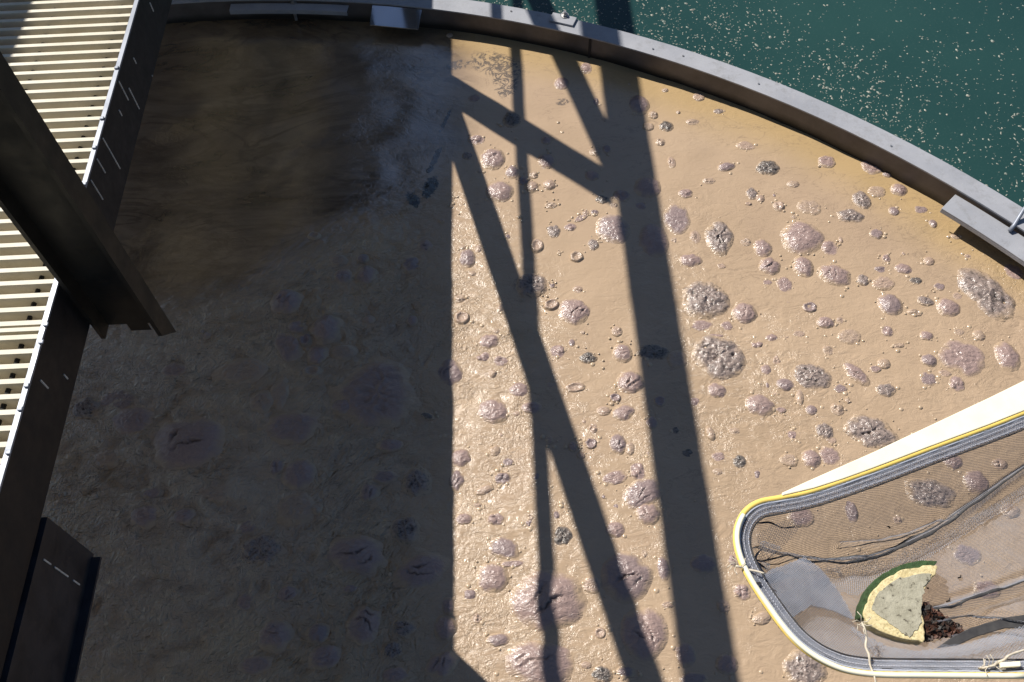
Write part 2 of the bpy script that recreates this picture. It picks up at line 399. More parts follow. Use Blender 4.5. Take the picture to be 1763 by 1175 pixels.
def bolt(p, r=.012, parent=baf):
    m = MB(); q = Vector(p)
    m.tube([q, q + Vector((0, 0, .004))], r * 1.5, 14); 
    m.tube([q + Vector((0, 0, .004)), q + Vector((0, 0, .013))], r, 6); m.tube([q + Vector((0, 0, .013)), q + Vector((0, 0, .022))], r * .55, 10)
    return m.build('bolt', MAT['bolt'], parent)
# raised clamp plate with its bolt on the far side
ca = ang(967, 40); cpl = annulus(R_IN + .035, R_OUT + .004, ZF + .001, ZF + .010, ca - .0135, ca + .0135, 6).build('clamp_plate', MAT['flange'], baf, bevel=.002)
cm = RC + Vector((math.cos(ca), math.sin(ca))) * (R_IN + .085); bolt((cm.x, cm.y, ZF + .010), .013, baf)
q = at(505, 4, .094); bolt((q.x, q.y, .093), .011, baf)
m = MB().tube([(q.x, q.y - .03, .086), (q.x, q.y - .03, .02)], .007, 10); m.build('hanging_stud', MAT['bolt'], baf)
for px, py in ((1124, 85), (1176, 97), (1306, 145), (1534, 252), (880, 20)):  # small zinc discs standing in for glints of droplets on the flange
    q = at(px, py, ZF); MB().tube([(q.x, q.y, ZF), (q.x, q.y, ZF + .003)], .0045, 10).build('droplet_glint', MAT['bolt'], baf)
# rod with a hooked end lying over the right splice plate
p0, p1, p2, p3 = at(1800, 318, .17), at(1762, 362, .14), at(1746, 388, .108), at(1738, 398, .096)
hr = MB().tube([p0, p1, p2, p3], .0075, 10).build('hook_rod', MAT['lip'], baf, smooth=True)
# sloped bright flap closing the notch of the ring at the far left
fa0, fa1 = ang(635, 20), ang(723, 20)
mm = MB()
def pol(a, r, z): return Vector((RC.x + r * math.cos(a), RC.y + r * math.sin(a), z))
A = [pol(fa0, R_IN - .085, .055), pol(fa1, R_IN - .085, .055), pol(fa1, R_IN - .002, .098), pol(fa0, R_IN - .002, .098)]
mm.prism(A, .005); mm.build('overflow_flap', MAT['flap'], baf)
tank = MB(); annulus(9.0, 9.28, -.9, .32, 0, TAU, 128, tank)
MAT['concrete'] = simple('concrete', (0.36, 0.35, 0.32), (0.27, 0.26, 0.235), 3, .85, 0, .2, 40)
tw = tank.build('tank_wall', MAT['concrete'], origin=(RC.x, RC.y, 0)); tag(tw, 'round concrete outer wall of the tank', 'tank wall')

# ------------------------------------------------------------------ bridge
XE, XL = -1.005, -1.94; ZD = 1.12; ZB = 0.962; ZC = 2.05; ZM = 1.405
Y0, Y1 = -5.0, 8.6
br = empty('walkway_bridge', (XE - .55, 2.0, ZB), 'steel walkway bridge with pale grating deck and truss rails, running along the left edge', 'walkway bridge')
gr = MB(); pitch = .0366; y = Y0
while y < Y1:
    gr.box((XL + .02, y, ZD - .052), (XE - .012, y + .0115, ZD + .0)); y += pitch
    if abs((y - 1.12)) < pitch / 2: gr.box((XL + .02, y - .016, ZD - .052), (XE - .012, y - .006, ZD))
gr.build('deck_grating', MAT['grating'], br)
rods = MB()
for x in np.arange(XL + .12, XE - .05, .19): rods.tube([(x, Y0, ZD - .022), (x, Y1, ZD - .022)], .0055, 8)
rods.build('cross_rod', MAT['post'], br)
for sx, x in ((1, XE), (-1, XL)):
    zb_ = ZB if sx > 0 else .42                          # far girder, out of view, deepened to block sun from under the deck
    fb = MB(); fb.box((x - .006, Y0, zb_), (x + .006, Y1, ZD + .004))
    fb.box((x - sx * .06 if sx > 0 else x, Y0, zb_ - .008), (x if sx > 0 else x + .06, Y1, zb_))
    fb.build('side_beam', MAT['steel'], br)
    MB().box((x - .005, Y0, ZD + .0045), (x + .006, Y1, ZD + .0105)).build('edge_strip', MAT['lip'], br)
    xp = x + sx * .100
    MB().box((xp - .05, Y0, ZC - .055), (xp + .05, Y1, ZC + .05)).build('top_rail', MAT['steel'], br, bevel=.004)
    MB().bar((x - sx * .065, Y0, 1.641), (x - sx * .065, Y1, 1.641), .036, .026).build('middle_rail', MAT['steel'], br)
    posts = [1.225 + 2.475 * k for k in range(-2, 3)]
    for k, yp in enumerate(posts):
        o_, i_ = xp + sx * .073, xp - sx * .073
        zt = ZC - .056; ya, yc = yp - .035, yp + .022
        pb = MB()
        for xa, xb in ((o_ - sx * .010, o_), (i_, i_ + sx * .010)):       # two flanges, the outer one cut to a point
            zl = (.935, .865) if xa > i_ and sx > 0 and k == 2 else (.935, .935) if k == 2 else (.80, .80)
            b_ = len(pb.v)
            for xx in (xa, xb):
                pb.v += [Vector((xx, ya, zl[0])), Vector((xx, yc, zl[1])), Vector((xx, yc, zt)), Vector((xx, ya, zt))]
            pb.f += [[b_, b_ + 1, b_ + 2, b_ + 3], [b_ + 7, b_ + 6, b_ + 5, b_ + 4]] + [[b_ + q, b_ + 4 + q, b_ + 4 + (q + 1) % 4, b_ + (q + 1) % 4] for q in range(4)]
        lo_, hi_ = sorted((o_ - sx * .010, i_ + sx * .010))
        pb.box((lo_, ya + .038, .937 if k == 2 else .802), (hi_, ya + .046, zt))
        if k == 2: pb.prism([(xp - .02, ya + .039, .9365), (xp + .03, ya + .039, .9365), (xp + .005, ya + .045, .9365)], .03)
        pb.build('post', MAT['post'], br)
        if sx > 0 and k >= 2:
            MB().bar((xp, yp + 2.50, .90), (xp, yp, 2.0), .07, .065).build('diagonal_brace', MAT['steel'], br)
# clips along the deck edge
for (px, py) in ((203, 118), (178, 205), (165, 255), (148, 318), (82, 560), (74, 590), (49, 665), (38, 705), (18, 780)):
    q = at(px, py, ZD + .01); MB().box((q.x - .008, q.y - .005, ZD + .0108), (q.x + .003, q.y + .005, ZD + .015)).build('edge_clip', MAT['lip'], br, bevel=.002)
# pale runs of droppings down the side beam
for (px, py, L) in ((203, 137, .065), (222, 152, .075), (177, 238, .11), (166, 272, .05), (152, 303, .07), (258, 5, .03), (230, 100, .02), (70, 655, .035), (110, 645, .02), (205, 190, .02), (262, 130, .03)):
    u, v = px2(px, py); t = (XE + .0075) / (u / F)                                # hit the plate
    z0 = H - t * (sp + v / F * cp); y0 = t * (cp - v / F * sp)
    z0 = min(z0, ZD - .002); zl = max(ZB + .004, z0 - L)
    MB().box((XE + .0062, y0 - .0016, zl), (XE + .0085, y0 + .0016, z0)).build('dropping_streak', MAT['white'], br)
# deeper bracket plate with a folded lip, nearest the camera
yb = at(150, 955, .72).y
bp = MB(); bp.box((XE - .004, -1.5, .72), (XE + .014, yb, ZB - .009)); bp.build('bracket_plate', MAT['bracket'], br)
MB().box((XE + .0145, -1.5, .72), (XE + .035, yb - .01, .728)).build('bracket_lip', MAT['bracket'], br)
for dz, L in ((.93, .04), (.88, .08), (.79, .04)):
    MB().box((XE + .0145, yb - .085, dz - L * .8), (XE + .0165, yb - .082, dz)).build('dropping_streak', MAT['white'], br)

# ------------------------------------------------------------------ mud bubbles floating on the sludge
# photo windows (x0, y0, scale) and in each: centre, half width, half height, turn (deg), kind
# kinds: W wrinkled dome, S smooth dome, K cracked dome, F rough foamy lump, D dark rough foam, L low flat film, R ringed crater
WIN = {
 'A': (760, 350, 4.195, [(185,400,62,68,0,'W'),(265,330,28,30,0,'S'),(222,512,30,20,0,'S'),(690,310,48,48,0,'R'),(810,205,50,48,0,'F'),(930,175,45,28,0,'W'),(1005,110,55,18,-30,'L'),(1040,75,25,25,0,'S'),(1105,70,30,22,0,'S'),(1245,190,122,108,0,'W'),(1540,280,105,130,0,'W'),(1700,120,100,110,0,'L'),(1095,300,42,42,0,'F'),(975,390,50,40,0,'R'),(850,355,9,9,0,'S'),(650,590,105,90,0,'F'),(985,625,38,28,0,'S'),(795,735,58,40,-20,'R'),(960,785,110,95,0,'K'),(800,595,20,18,0,'S'),(1265,925,38,35,0,'S'),(1020,935,18,15,0,'S'),(940,1010,25,28,0,'S'),(340,1000,75,55,-15,'W'),(130,690,40,30,0,'S'),(150,830,55,52,0,'R'),(840,1070,60,50,0,'W'),(1060,1120,60,40,0,'D'),(1305,1080,65,65,0,'W'),(1530,1080,110,55,0,'D'),(300,1110,62,42,0,'W'),(430,1140,60,42,0,'W'),(1690,1110,62,62,0,'W'),(790,15,42,22,0,'S'),(480,240,16,16,0,'S'),(70,25,14,10,0,'S'),(560,100,12,12,0,'S'),(150,320,30,18,0,'S'),(420,770,28,40,20,'S'),(395,930,30,22,0,'S')]),
 'B': (760, 620, 4.195, [(60,90,95,105,0,'K'),(355,105,50,40,0,'S'),(560,220,78,60,0,'W'),(370,370,115,90,0,'W'),(650,345,85,45,0,'K'),(540,390,30,20,0,'S'),(965,200,75,36,0,'R'),(1365,165,98,82,0,'K'),(1255,275,42,32,0,'R'),(1170,370,50,35,0,'S'),(1310,380,85,55,-20,'W'),(1095,495,36,40,0,'S'),(1080,605,45,40,-20,'R'),(1275,605,66,76,0,'K'),(1362,640,36,50,0,'S'),(1030,445,15,15,0,'S'),(1575,300,42,40,0,'R'),(1520,455,42,46,0,'W'),(385,660,45,40,0,'S'),(140,710,76,70,0,'W'),(480,740,40,30,0,'L'),(110,870,58,80,0,'K'),(440,855,58,46,0,'S'),(310,940,72,30,-22,'S'),(1255,850,95,48,-14,'L'),(1420,805,58,70,0,'W'),(1450,965,150,100,-30,'K'),(1490,1110,90,80,0,'K'),(685,850,22,50,22,'S'),(160,1150,62,42,0,'W'),(390,1150,62,46,0,'W'),(260,1050,30,20,0,'S'),(1260,1060,20,20,0,'S'),(830,1120,25,30,0,'S'),(640,1140,30,32,0,'S'),(1690,510,24,28,0,'D'),(875,1035,14,14,0,'S'),(780,580,24,30,0,'S'),(1010,690,28,26,0,'S'),(950,625,32,34,0,'W'),(780,185,36,20,0,'S'),(1490,670,14,24,0,'S'),(430,540,14,16,0,'S'),(1170,990,16,14,0,'S')]),
 'C': (760, 895, 3.093, [(285,15,46,32,0,'W'),(465,20,25,25,0,'S'),(330,150,84,55,20,'W'),(270,310,86,76,0,'W'),(645,90,54,56,0,'D'),(925,55,55,45,0,'W'),(1080,185,20,28,0,'S'),(565,430,192,170,0,'K'),(800,350,50,46,0,'L'),(985,300,138,130,0,'K'),(1180,260,34,70,0,'S'),(1395,235,74,52,0,'W'),(1205,455,36,20,0,'S'),(1080,610,125,135,15,'K'),(1300,720,56,66,0,'W'),(1520,770,60,55,0,'W'),(1345,850,72,36,0,'W'),(520,765,180,130,0,'K'),(300,640,65,36,0,'S'),(845,605,30,30,0,'R'),(855,825,58,46,0,'D'),(770,775,30,22,0,'S'),(1600,385,46,46,0,'W'),(1705,525,52,32,-15,'S'),(1540,220,36,46,0,'W'),(1500,460,36,36,0,'S'),(980,810,50,30,0,'W'),(190,520,30,32,0,'S'),(150,400,36,32,0,'S'),(380,235,60,18,0,'L')]),
 'D': (1130, 300, 4.195, [(385,45,40,18,-20,'S'),(210,140,52,32,0,'W'),(455,455,100,118,0,'F'),(280,455,42,50,0,'S'),(690,140,40,42,0,'F'),(750,178,32,28,0,'S'),(665,215,25,15,0,'S'),(885,230,44,34,0,'S'),(985,75,48,28,0,'S'),(1110,240,88,56,22,'L'),(990,310,18,15,0,'S'),(1060,455,148,112,0,'W'),(1400,305,98,50,12,'F'),(1480,190,66,62,0,'F'),(1590,125,62,38,0,'L'),(1250,535,62,56,0,'W'),(645,490,42,32,0,'S'),(765,535,64,62,0,'W'),(815,665,78,62,0,'K'),(1060,670,72,72,0,'W'),(245,625,82,48,0,'W'),(920,800,62,56,0,'L'),(1285,730,118,76,8,'K'),(470,665,32,20,0,'L'),(360,900,168,142,0,'F'),(635,1005,86,76,0,'W'),(950,915,40,28,0,'L'),(1105,965,56,40,0,'R'),(1640,790,84,50,-10,'L'),(1490,765,46,40,0,'F'),(1690,945,84,76,0,'W'),(1615,690,50,25,0,'S'),(330,1095,78,40,0,'L'),(510,1100,46,35,0,'L'),(1220,1075,66,42,0,'W'),(1325,1055,28,25,0,'S'),(800,785,36,20,0,'L'),(1330,475,16,22,0,'S'),(1590,430,46,35,0,'L'),(1715,270,40,32,0,'W'),(1735,110,36,36,0,'S'),(130,480,30,25,0,'S'),(430,1168,62,22,0,'W'),(850,155,12,12,0,'S')]),
 'E': (1343, 400, 4.195, [(765,190,32,30,0,'W'),(890,155,13,13,0,'S'),(1075,210,40,32,0,'S'),(890,268,66,38,12,'W'),(980,352,46,26,0,'D'),(1150,395,40,26,0,'L'),(1500,450,150,210,-22,'F'),(1685,285,72,55,18,'L'),(1280,465,36,28,0,'L'),(1215,545,86,66,15,'W'),(1050,500,62,32,18,'F'),(970,580,50,24,15,'S'),(775,715,44,40,0,'W'),(1055,750,50,34,0,'W'),(1435,745,46,38,0,'S'),(1290,720,40,26,0,'L'),(855,820,42,18,0,'S'),(345,855,40,40,0,'S'),(1310,905,170,120,18,'L'),(1640,895,86,98,0,'W'),(1075,925,56,45,20,'W'),(750,950,46,38,0,'S'),(500,755,82,52,0,'L'),(555,1030,55,98,-35,'K'),(1070,1060,56,52,0,'L'),(1275,1095,56,56,20,'W'),(1190,1020,46,24,15,'L'),(765,1140,72,46,0,'F'),(225,1045,140,95,20,'F'),(1270,30,36,18,10,'S'),(1355,175,25,15,0,'S'),(690,990,40,25,0,'L')]),
 'F': (1130, 560, 4.195, [(450,230,200,150,28,'F'),(435,475,72,58,15,'W'),(725,135,50,40,0,'W'),(830,92,50,28,0,'W'),(940,92,25,12,-20,'S'),(1030,65,46,26,0,'L'),(870,255,36,44,15,'S'),(790,325,42,42,0,'W'),(930,430,72,45,0,'W'),(1035,520,30,62,8,'S'),(745,580,108,76,22,'W'),(1118,615,46,38,0,'W'),(1305,610,50,46,0,'S'),(1380,545,18,20,0,'S'),(900,615,36,22,0,'L'),(565,765,42,26,0,'S'),(980,795,38,34,0,'W'),(1215,765,62,60,0,'F'),(1265,832,36,26,0,'L'),(1550,775,180,112,20,'F'),(960,975,66,44,8,'L'),(1120,965,70,66,0,'W'),(1250,945,72,70,0,'L'),(445,955,50,40,0,'L'),(600,990,52,52,0,'D'),(440,1060,42,28,10,'S'),(735,1085,42,42,0,'S'),(390,780,30,52,-10,'S'),(1330,460,50,30,0,'L'),(800,435,14,22,0,'S'),(150,250,70,60,0,'L'),(225,925,50,34,0,'D'),(35,540,30,34,0,'R'),(280,555,36,36,0,'W'),(860,495,20,14,0,'S')]),
 'G': (740, 0, 2.936, [(790,345,30,26,0,'W'),(665,425,38,32,0,'W'),(1055,530,50,48,0,'W'),(1130,580,22,18,0,'S'),(1195,640,36,26,0,'D'),(1105,640,26,20,0,'L'),(1165,720,26,20,0,'S'),(225,500,30,20,0,'W'),(235,708,40,26,0,'W'),(320,805,62,54,0,'W'),(415,605,46,36,0,'D'),(415,870,34,34,0,'W'),(470,915,26,20,0,'W'),(515,945,32,28,0,'S'),(605,935,34,26,0,'S'),(525,885,22,18,0,'S'),(350,970,70,52,0,'W'),(590,710,26,20,0,'W'),(590,815,46,36,0,'W'),(835,770,30,20,0,'S'),(820,890,36,26,0,'W'),(870,1010,36,22,15,'D'),(1105,950,66,52,0,'W'),(970,990,40,30,0,'W'),(1065,1045,30,22,0,'W'),(610,1035,30,15,0,'S'),(1220,830,20,28,0,'S'),(895,755,20,20,0,'S'),(190,790,26,20,0,'F'),(930,1040,20,15,0,'S'),(100,180,16,10,0,'S'),(880,610,18,12,0,'S'),(1190,455,18,9,0,'S'),(840,515,15,20,0,'S'),(60,1120,14,10,0,'S'),(250,870,10,8,0,'S')]),
 'H': (1100, 0, 2.659, [(120,415,16,9,0,'S'),(275,445,26,18,0,'L'),(365,512,26,12,0,'F'),(245,560,32,15,0,'S'),(490,670,42,20,15,'L'),(590,770,58,34,0,'D'),(860,740,38,25,0,'L'),(1068,765,50,36,0,'L'),(1140,797,26,15,0,'S'),(1190,870,36,26,0,'W'),(150,745,18,26,0,'S'),(400,765,42,20,-15,'S'),(320,830,30,15,0,'S'),(1345,1025,20,18,0,'S'),(1445,1080,20,12,0,'S'),(1290,962,32,18,0,'L'),(70,528,18,14,0,'W'),(180,515,10,8,0,'S')]),
 'I': (400, 380, 2.9375, [(275,415,76,62,0,'W'),(475,550,72,66,0,'W'),(535,205,42,26,0,'L'),(560,285,40,36,0,'W'),(680,280,52,46,0,'W'),(660,195,26,22,0,'W'),(905,225,42,36,0,'W'),(975,130,36,30,0,'K'),(325,540,42,30,0,'W'),(370,610,30,30,0,'R'),(280,640,60,82,-30,'L'),(430,685,50,46,0,'W'),(560,670,62,36,0,'L'),(405,765,46,30,0,'R'),(560,945,56,36,0,'W'),(740,880,190,160,0,'L'),(300,1050,130,80,0,'L'),(150,920,62,50,0,'L'),(240,880,42,70,0,'L'),(985,990,32,14,20,'D'),(910,510,26,26,0,'W'),(800,1140,62,32,0,'W'),(700,830,52,36,0,'W'),(690,505,30,20,0,'S'),(415,80,30,18,0,'R'),(780,940,40,36,0,'R')]),
 'J': (400, 775, 2.9375, [(340,125,86,72,0,'W'),(225,90,36,42,0,'W'),(935,165,66,66,0,'F'),(690,215,46,46,0,'K'),(320,290,92,70,0,'L'),(425,300,30,25,0,'S'),(875,405,76,66,0,'F'),(150,505,105,80,0,'F'),(80,395,52,40,0,'L'),(620,530,150,96,8,'K'),(950,615,130,80,-18,'K'),(670,890,92,92,0,'K'),(280,730,52,40,0,'K'),(70,770,46,46,0,'L'),(865,905,60,46,0,'F'),(215,940,82,76,0,'W'),(435,930,56,50,0,'W'),(470,1050,82,62,0,'W'),(815,1015,50,46,0,'F'),(1090,790,30,42,0,'W'),(1075,900,52,62,0,'W'),(1060,1085,76,58,-20,'K'),(120,1090,82,46,0,'L'),(770,140,62,32,0,'L'),(600,700,40,26,0,'W'),(830,1140,70,40,0,'W')]),
 'K': (0, 580, 1.0, [(325,765,62,44,0,'K'),(228,725,36,24,0,'W'),(150,705,24,18,0,'F'),(205,690,30,18,0,'L'),(250,890,26,18,0,'W'),(318,890,20,14,0,'W'),(372,848,30,18,0,'L'),(185,790,22,14,0,'L'),(300,640,22,12,0,'L'),(355,575,10,10,0,'S'),(262,850,14,10,0,'W'),(420,640,40,22,0,'L')]),
}
raw = []
for k, (x0, y0, sc, L) in WIN.items():
    for (x, y, rx, ry, a, t) in L: 
        yy = y0 + y / sc if k != 'K' else y
        raw.append([x0 + x / sc, yy, rx / sc, ry / sc, a, t])
raw.sort(key=lambda b: -b[2] * b[3]); BL = []
for b in raw:
    if b[0] > 1290 and b[1] > 700 + (1763 - b[0]) * .42 and False: continue
    if all(math.hypot(b[0] - c[0], b[1] - c[1]) > .62 * max(c[2], c[3]) for c in BL): BL.append(b)
# a few of the bubbles that show through the net
for b in ((1600, 850, 45, 26, 15, 'F'), (1680, 830, 22, 20, 0, 'W'), (1640, 795, 18, 14, 0, 'W'), (1465, 880, 12, 20, 0, 'S'), (1545, 895, 8, 8, 0, 'S'), (1380, 890, 22, 16, 0, 'L'), (1665, 955, 24, 18, 0, 'L'), (1740, 880, 16, 12, 0, 'S'), (1700, 1015, 22, 16, 0, 'L'), (1385, 1150, 36, 30, 0, 'F'), (1720, 800, 14, 10, 0, 'S'), (1410, 1000, 18, 12, 0, 'W')):
    BL.append(list(b))

def make_bubble(i, b):
    x, y, rx, ry, a, t = b
    c = at(x, y); ex = (at(x + rx, y) - c).length; ey = (at(x, y - ry) - at(x, y + ry)).length / 2
    big = rx > 13
    ns, nr = (72, 26) if rx > 26 else (48, 16) if big else (28, 9)
    sd = Vector((i * 3.71, i * 1.37, i * .53))
    hgt = {'W': .40, 'S': .44, 'K': .40, 'F': .36, 'D': .34, 'L': .10, 'R': .36}[t] * min(ex, ey) * random.uniform(.85, 1.15)
    if rx > 26: hgt *= .72
    hgt *= .82
    shade = x < 772
    if shade: hgt *= 1.9 if t == 'L' else 1.6
    lobes = [(random.uniform(-.55, .55), random.uniform(-.45, .45), random.uniform(.28, .62), random.uniform(.5, 1)) for _ in range(random.randint(2, 5))] if rx <= 15 and t in 'SWF' and random.random() < .62 else []
    ca, sa = math.cos(math.radians(-a)), math.sin(math.radians(-a))
    cr = random.uniform(-.5, .2); crang = random.uniform(0, 6.28); crl = random.uniform(.5, .85)
    pits = [(random.uniform(-.6, .6), random.uniform(-.6, .6), random.uniform(.05, .11)) for _ in range(5)] if t in 'FD' and big else []
    V, Fc, A = [], [], []
    s0 = 1.0 / max(ex, ey)
    for k in range(nr + 1):
        r = (k / nr) ** .9 * 1.35
        for j in range(ns):
            th = 2 * math.pi * j / ns; ux, uy = r * math.cos(th), r * math.sin(th)
            lob = 1 + (.16 if t in 'FDLK' else .09) * noise.noise(Vector((math.cos(th) * 1.3, math.sin(th) * 1.3, 0)) + sd) + .05 * noise.noise(Vector((math.cos(th) * 4, math.sin(th) * 4, 2)) + sd)
            wx, wy = ux * ex * lob, uy * ey * lob
            p = Vector((wx * s0, wy * s0, 0)) * 1.0
            rr = min(r, 1.0)
            dome = max(0, 1 - rr ** 2.0) ** (1.0 if t in 'WKS' else .8)
            if t == 'L': dome = max(0, 1 - rr ** 4) ** .8
            n1 = noise.noise(p * 2.2 + sd); n2 = noise.noise(Vector((p.x * 6 + n1, p.y * 9, 3)) + sd); n3 = noise.noise(p * 17 + sd)
            rid = 1 - 2 * abs(noise.noise(Vector((p.x * 4 + 1.2 * n1, p.y * 6.5, 5)) + sd))
            dark = 0.0
            z = dome
            if t == 'W': z = dome * (1 + .22 * n1) + dome ** .5 * (.10 * n2 + .10 * rid + .045 * n3)
            elif t == 'S': z = dome * (1 + .15 * n1) + dome ** .5 * .03 * n2
            elif t == 'L': z = dome * (1 + .4 * n1) + dome * (.45 * n2 + .5 * rid + .25 * n3)
            elif t == 'R':
                z = math.exp(-((rr - .72) / .24) ** 2) * (1 + .4 * n1) * .9 + .25 * (1 - rr) + .10 * n2 * dome
            elif t in 'FD':
                q = noise.noise(p * 5.5 + sd); q2 = noise.noise(p * 11 + sd)
                z = dome * (.75 + .45 * n1) + dome ** .5 * (.30 * q + .26 * q2 + .16 * n3 + .12 * rid)
                for (hx, hy, hr) in pits:
                    d = math.hypot(ux - hx, uy - hy)
                    if d < hr: z -= .5 * (1 - d / hr) ** .5; dark = max(dark, 1 - (d / hr) ** 2)
                if q2 < -.28: dark = max(dark, min(1, (-.28 - q2) * 5) * .7)
            elif t == 'K':
                z = dome * (1 + .14 * n1) + dome ** .5 * (.07 * n2 + .07 * rid + .035 * n3)
            if t == 'K' or (t == 'W' and big and i % 3 == 0):
                for (o, an, ln) in ((cr, crang, crl), (cr + .45, crang + .5, crl * .55)):
                    cx_, sx_ = math.cos(an), math.sin(an); la, lb = ux * cx_ + uy * sx_, -ux * sx_ + uy * cx_
                    dd = lb - o - .16 * math.sin(la * 3 + i) - .10 * n2 - .10 * n1
                    wd = .045 if rx > 26 else .07
                    if abs(la) < ln:
                        tp = (1 - (abs(la) / ln) ** 2)
                        cut = math.exp(-(dd / wd) ** 2) * tp
                        z -= (.42 if t == 'K' else .22) * cut * dome ** .3; z += .12 * math.exp(-((dd - wd * 2.2) / (wd * 1.6)) ** 2) * tp * dome ** .3
                        if t == 'K': dark = max(dark, cut ** 2 * .8)
            if lobes:
                z = .22 * dome * (1 + .5 * n1)
                for (hx, hy, hr, hh) in lobes:
                    d2 = ((ux - hx) ** 2 + (uy - hy) ** 2) / hr ** 2
                    if d2 < 1: z = max(z, .2 * dome + hh * (1 - d2) * (1 + .15 * n2) * min(1, (1 - rr) * 4))
            if r > 1: z = -.06 * (r - 1) / .35
            zz = z * hgt + (.004 if shade else 0) + (.0016 if r <= 1 else .0016 - .008 * (r - 1) / .35)
            V.append((wx * ca - wy * sa, wx * sa + wy * ca, zz))
            film = (.85 if shade and t == 'L' else 1.0) * (1 - max(0, min(1, (r - .72 - .22 * n1 - .10 * n2) / .30)))
            A.append((film, dark, 0, 1))
    for k in range(nr):
        for j in range(ns):
            j2 = (j + 1) % ns; Fc.append((k * ns + j, k * ns + j2, (k + 1) * ns + j2, (k + 1) * ns + j))
    me = bpy.data.meshes.new('mud_bubble'); me.from_pydata(V, [], Fc)
    bm = bmesh.new(); bm.from_mesh(me); bm.verts.ensure_lookup_table()
    la = bm.verts.layers.float_color.new('film')
    for v, q in zip(bm.verts, A): v[la] = q
    bmesh.ops.remove_doubles(bm, verts=bm.verts[:ns], dist=1e-6)
    bmesh.ops.recalc_face_normals(bm, faces=bm.faces); bm.to_mesh(me); bm.free()
    if sum(p.normal.z for p in me.polygons) < 0: me.flip_normals()
    me.polygons.foreach_set('use_smooth', [True] * len(me.polygons))
    me.materials.append(MAT[{'W': 'film', 'S': 'film_pale', 'K': 'film', 'F': 'film_rough', 'D': 'film_dark', 'L': 'film_pale' if i % 2 else 'film', 'R': 'film_pale'}[t] if (t in 'FD' or i % 5 < 2) else ('film_tan' if t in 'SR' else 'film', 'film_grey', 'film_tan' if t in 'SRL' else 'film')[i % 3]])
    o = bpy.data.objects.new('mud_bubble', me); C.objects.link(o); o.location = (c.x, c.y, 0.0)
    return o

# wording: each bubble is told from its neighbours by its look and by the landmark it floats beside
LOOK = {'W': 'wrinkled', 'S': 'smooth', 'K': 'cracked', 'F': 'rough foamy', 'D': 'dark pitted', 'L': 'flat filmy', 'R': 'ringed sunken'}
MARK = [(770, 60, 'the far corner of the sunlit sludge'), (1000, 95, 'the bolted clamp plate of the baffle'), (860, 120, 'the speckled dark gap in the sludge'), (905, 230, 'the far crossing of the brace shadows'),
        (1060, 335, 'the post shadow meeting the rail shadow'), (1190, 130, 'the far end of the rail shadow'), (1420, 215, 'the middle of the curved baffle'), (1650, 360, 'the baffle splice plate'), (1760, 440, 'the hooked rod'),
        (1216, 515, 'the big foamy lump right of the rail shadow'), (1237, 615, 'the bright lump touching the rail shadow'), (1383, 408, 'the wide wrinkled film by the baffle'), (1700, 505, 'the long lumpy raft near the splice plate'), (1655, 615, 'the largest flat film by the right edge'),
        (1395, 650, 'the loose crumbly tan patch'), (1500, 745, 'the foamy raft above the net lip'), (1290, 870, 'the yellow net tip'), (1310, 1050, 'the lower edge of the yellow net frame'), (1600, 800, 'the pale net lip'), (1560, 920, 'the fold of the net bag'),
        (912, 490, 'the lower crossing of the brace shadows'), (990, 537, 'the split dome between the shadows'), (925, 640, 'the forking brace shadow'), (940, 755, 'the tip of the narrow sunlit wedge'), (943, 1030, 'the largest cracked dome'), (930, 1140, 'the split dome on the bottom edge'), (1080, 990, 'the broken dome under the brace shadow'), (1110, 1095, 'the long cracked dome at the bottom'), (1160, 890, 'the broad raft half in the rail shadow'), (1127, 415, 'the round dome in the rail shadow'), (1125, 607, 'the dark crater in the rail shadow'), (1210, 970, 'the near part of the rail shadow'), (1050, 395, 'the glinting dome cut by the rail shadow'),
        (850, 275, 'the twin glinting domes'), (848, 708, 'the round dome in the crumpled sunlit strip'), (772, 635, 'the dome cut by the deck shadow edge'), (778, 900, 'the deck shadow edge'), (790, 1150, 'the near corner of the sunlit strip'), (830, 520, 'the glittering crumpled strip'), (285, 590, 'the foot of the bridge post'), (150, 720, 'the bridge side beam'), (325, 765, 'the large shaded dome near the bridge'), (495, 520, 'the lone shaded dome'), (565, 570, 'the paired shaded domes'), (630, 470, 'the cluster of small shaded domes'), (655, 680, 'the broad wrinkled shaded film'), (515, 820, 'the plump shaded dome'), (610, 955, 'the wide cracked shaded slab'), (725, 985, 'the slanted shaded slab'), (630, 1080, 'the shaded dome with a forked crack'), (450, 945, 'the crumbly shaded mound'), (475, 1095, 'the round dome by the bottom edge'), (700, 915, 'the dark shaded crater')]
def direc(dx, dy):
    k = int(((math.degrees(math.atan2(-dy, dx)) + 382.5) % 360) // 45)
    return ['right of', 'above right of', 'above', 'above left of', 'left of', 'below left of', 'below', 'below right of'][k]
used = {}
